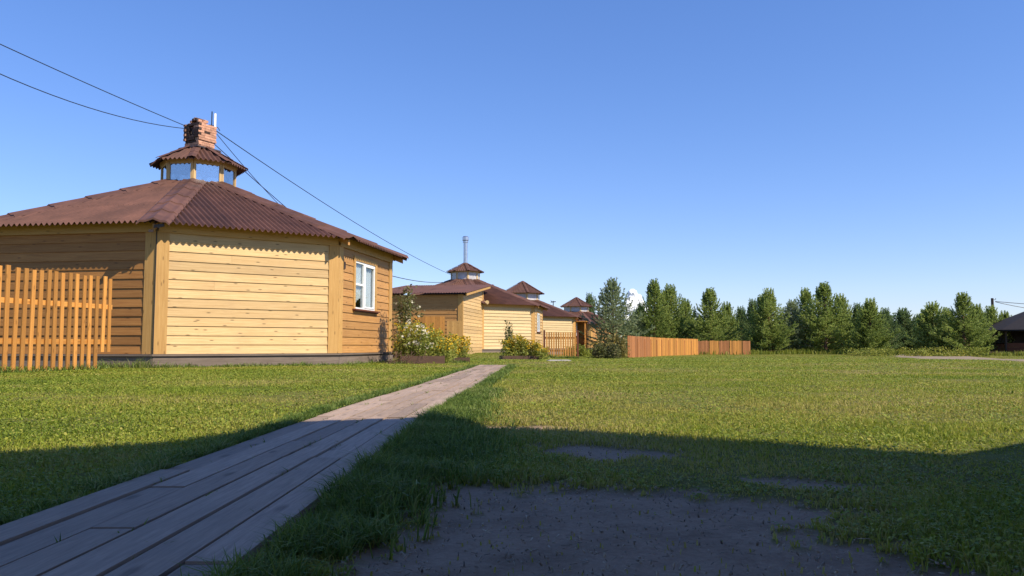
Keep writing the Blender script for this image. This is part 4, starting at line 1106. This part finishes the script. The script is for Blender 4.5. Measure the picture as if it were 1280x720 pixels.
cable('overhead_cable', bk+Vector((0, 0, -.45)), (-6.1, 30.2, 3.7), .06, .012, 'straight lower cable from the brick chimney down behind the roof ridge')
cable('overhead_cable', bk+Vector((.05, 0, -.1)), (-6.45, 29.3, 3.75), .22, .010, 'thin steep cable from the brick chimney down to the roof')
cable('overhead_cable', (-6.2, 30.2, 3.7), (-4.6, 53, 4.75), .25, .018, 'short cable between the eave of the largest house and the lean-to roof of the second')
pz = empty('utility_pole', (-13.3, 10.4, 0), 0, label='wooden pole beyond the left edge, carrying the cables to the brick chimney', cat='pole')
m = MB(); m.tube([(0, 0, -.3), (0, 0, 8.3)], [.16, .11], 12); m.build('shaft', M['dark_wood'], pz)
m = MB(); m.box((-.5, -.05, 7.7), (1, 0, 0), (0, .1, 0), (0, 0, .1)); m.build('crossarm', M['dark_wood'], pz)

# ------------------------------------------------------------------ the building behind the camera whose shade covers the foreground
def caster():
    s_ = dv(SUN_AZ); t_ = Vector((-s_.y, s_.x, 0)); te = math.tan(SUN_EL); V0 = 2.0
    hgt = lambda v: (v+V0)*te
    prof = [(-7, 0), (-7, hgt(3.6)), (-4, hgt(4.6)), (-.5, hgt(4.35)), (1.0, hgt(4.15)), (1.91, hgt(4.03)), (2.48, hgt(3.71)), (3.06, hgt(3.75)), (3.56, hgt(3.93)), (4.22, hgt(3.39)), (4.23, hgt(3.27)),
            (3.97, hgt(2.48)), (3.94, hgt(1.95)), (3.85, hgt(1.45)), (3.81, hgt(.86)), (3.80, hgt(.35)), (3.8, 0)]
    low = [(3.8, 0), (3.8, hgt(.38)), (3.98, hgt(.33)), (4.3, hgt(.22)), (4.87, hgt(0)), (5.6, hgt(-.3)), (5.6, 0)]
    root = empty('log_house', s_*V0, 0, label='wooden house behind the camera whose shadow covers the foreground', cat='house')
    for nm, pf, dep in (('wall', prof, 6.0), ('porch', low, 1.5)):
        m = MB(); f = [t_*u+Vector((0, 0, h)) for u, h in pf]; b = [p+s_*dep for p in f]
        m.face(f[::-1]); m.face(b)
        for i in range(len(f)): j = (i+1) % len(f); m.face([f[i], f[j], b[j], b[i]])
        m.build(nm, M['siding_aged'], root)
caster()

# ------------------------------------------------------------------ cloud
def cloud():
    m, t, p = newmat('cloud'); p.inputs['Base Color'].default_value = (.95, .95, .96, 1); p.inputs['Roughness'].default_value = 1
    p.inputs['Specular IOR Level'].default_value = 0
    import bmesh
    b = bmesh.new(); rd = random.Random(3)
    for (x, z, r_) in ((0, 0, 16), (-7, 13, 13), (9, 8, 12), (-2, 24, 10), (7, 19, 8), (-14, 2, 14), (16, -4, 12), (-9, -12, 18), (8, -14, 18), (-20, -20, 18), (22, -22, 18), (0, -26, 20)):
        mat_ = Matrix.Translation((x*.62, rd.uniform(-5, 5), z*.8)) @ Matrix.Scale(r_*.62, 4)
        bmesh.ops.create_icosphere(b, subdivisions=5, radius=1, matrix=mat_)
    from mathutils import noise
    for v in b.verts:
        q = v.co*.16; v.co += Vector((noise.noise(q), noise.noise(q+Vector((7, 0, 0))), noise.noise(q+Vector((0, 9, 0)))))*2.2
        q = v.co*.6; v.co += Vector((noise.noise(q), noise.noise(q+Vector((7, 0, 0))), noise.noise(q+Vector((0, 9, 0)))))*.55
    me = bpy.data.meshes.new('cloud'); b.to_mesh(me); b.free(); me.materials.append(m)
    me.polygons.foreach_set('use_smooth', np.ones(len(me.polygons), dtype=bool))
    o = bpy.data.objects.new('cloud', me); COL.objects.link(o); o.location = (153, 1000, 46)
    tag(o, 'small white puffy cloud low over the pines', 'cloud', kind='structure')
cloud()
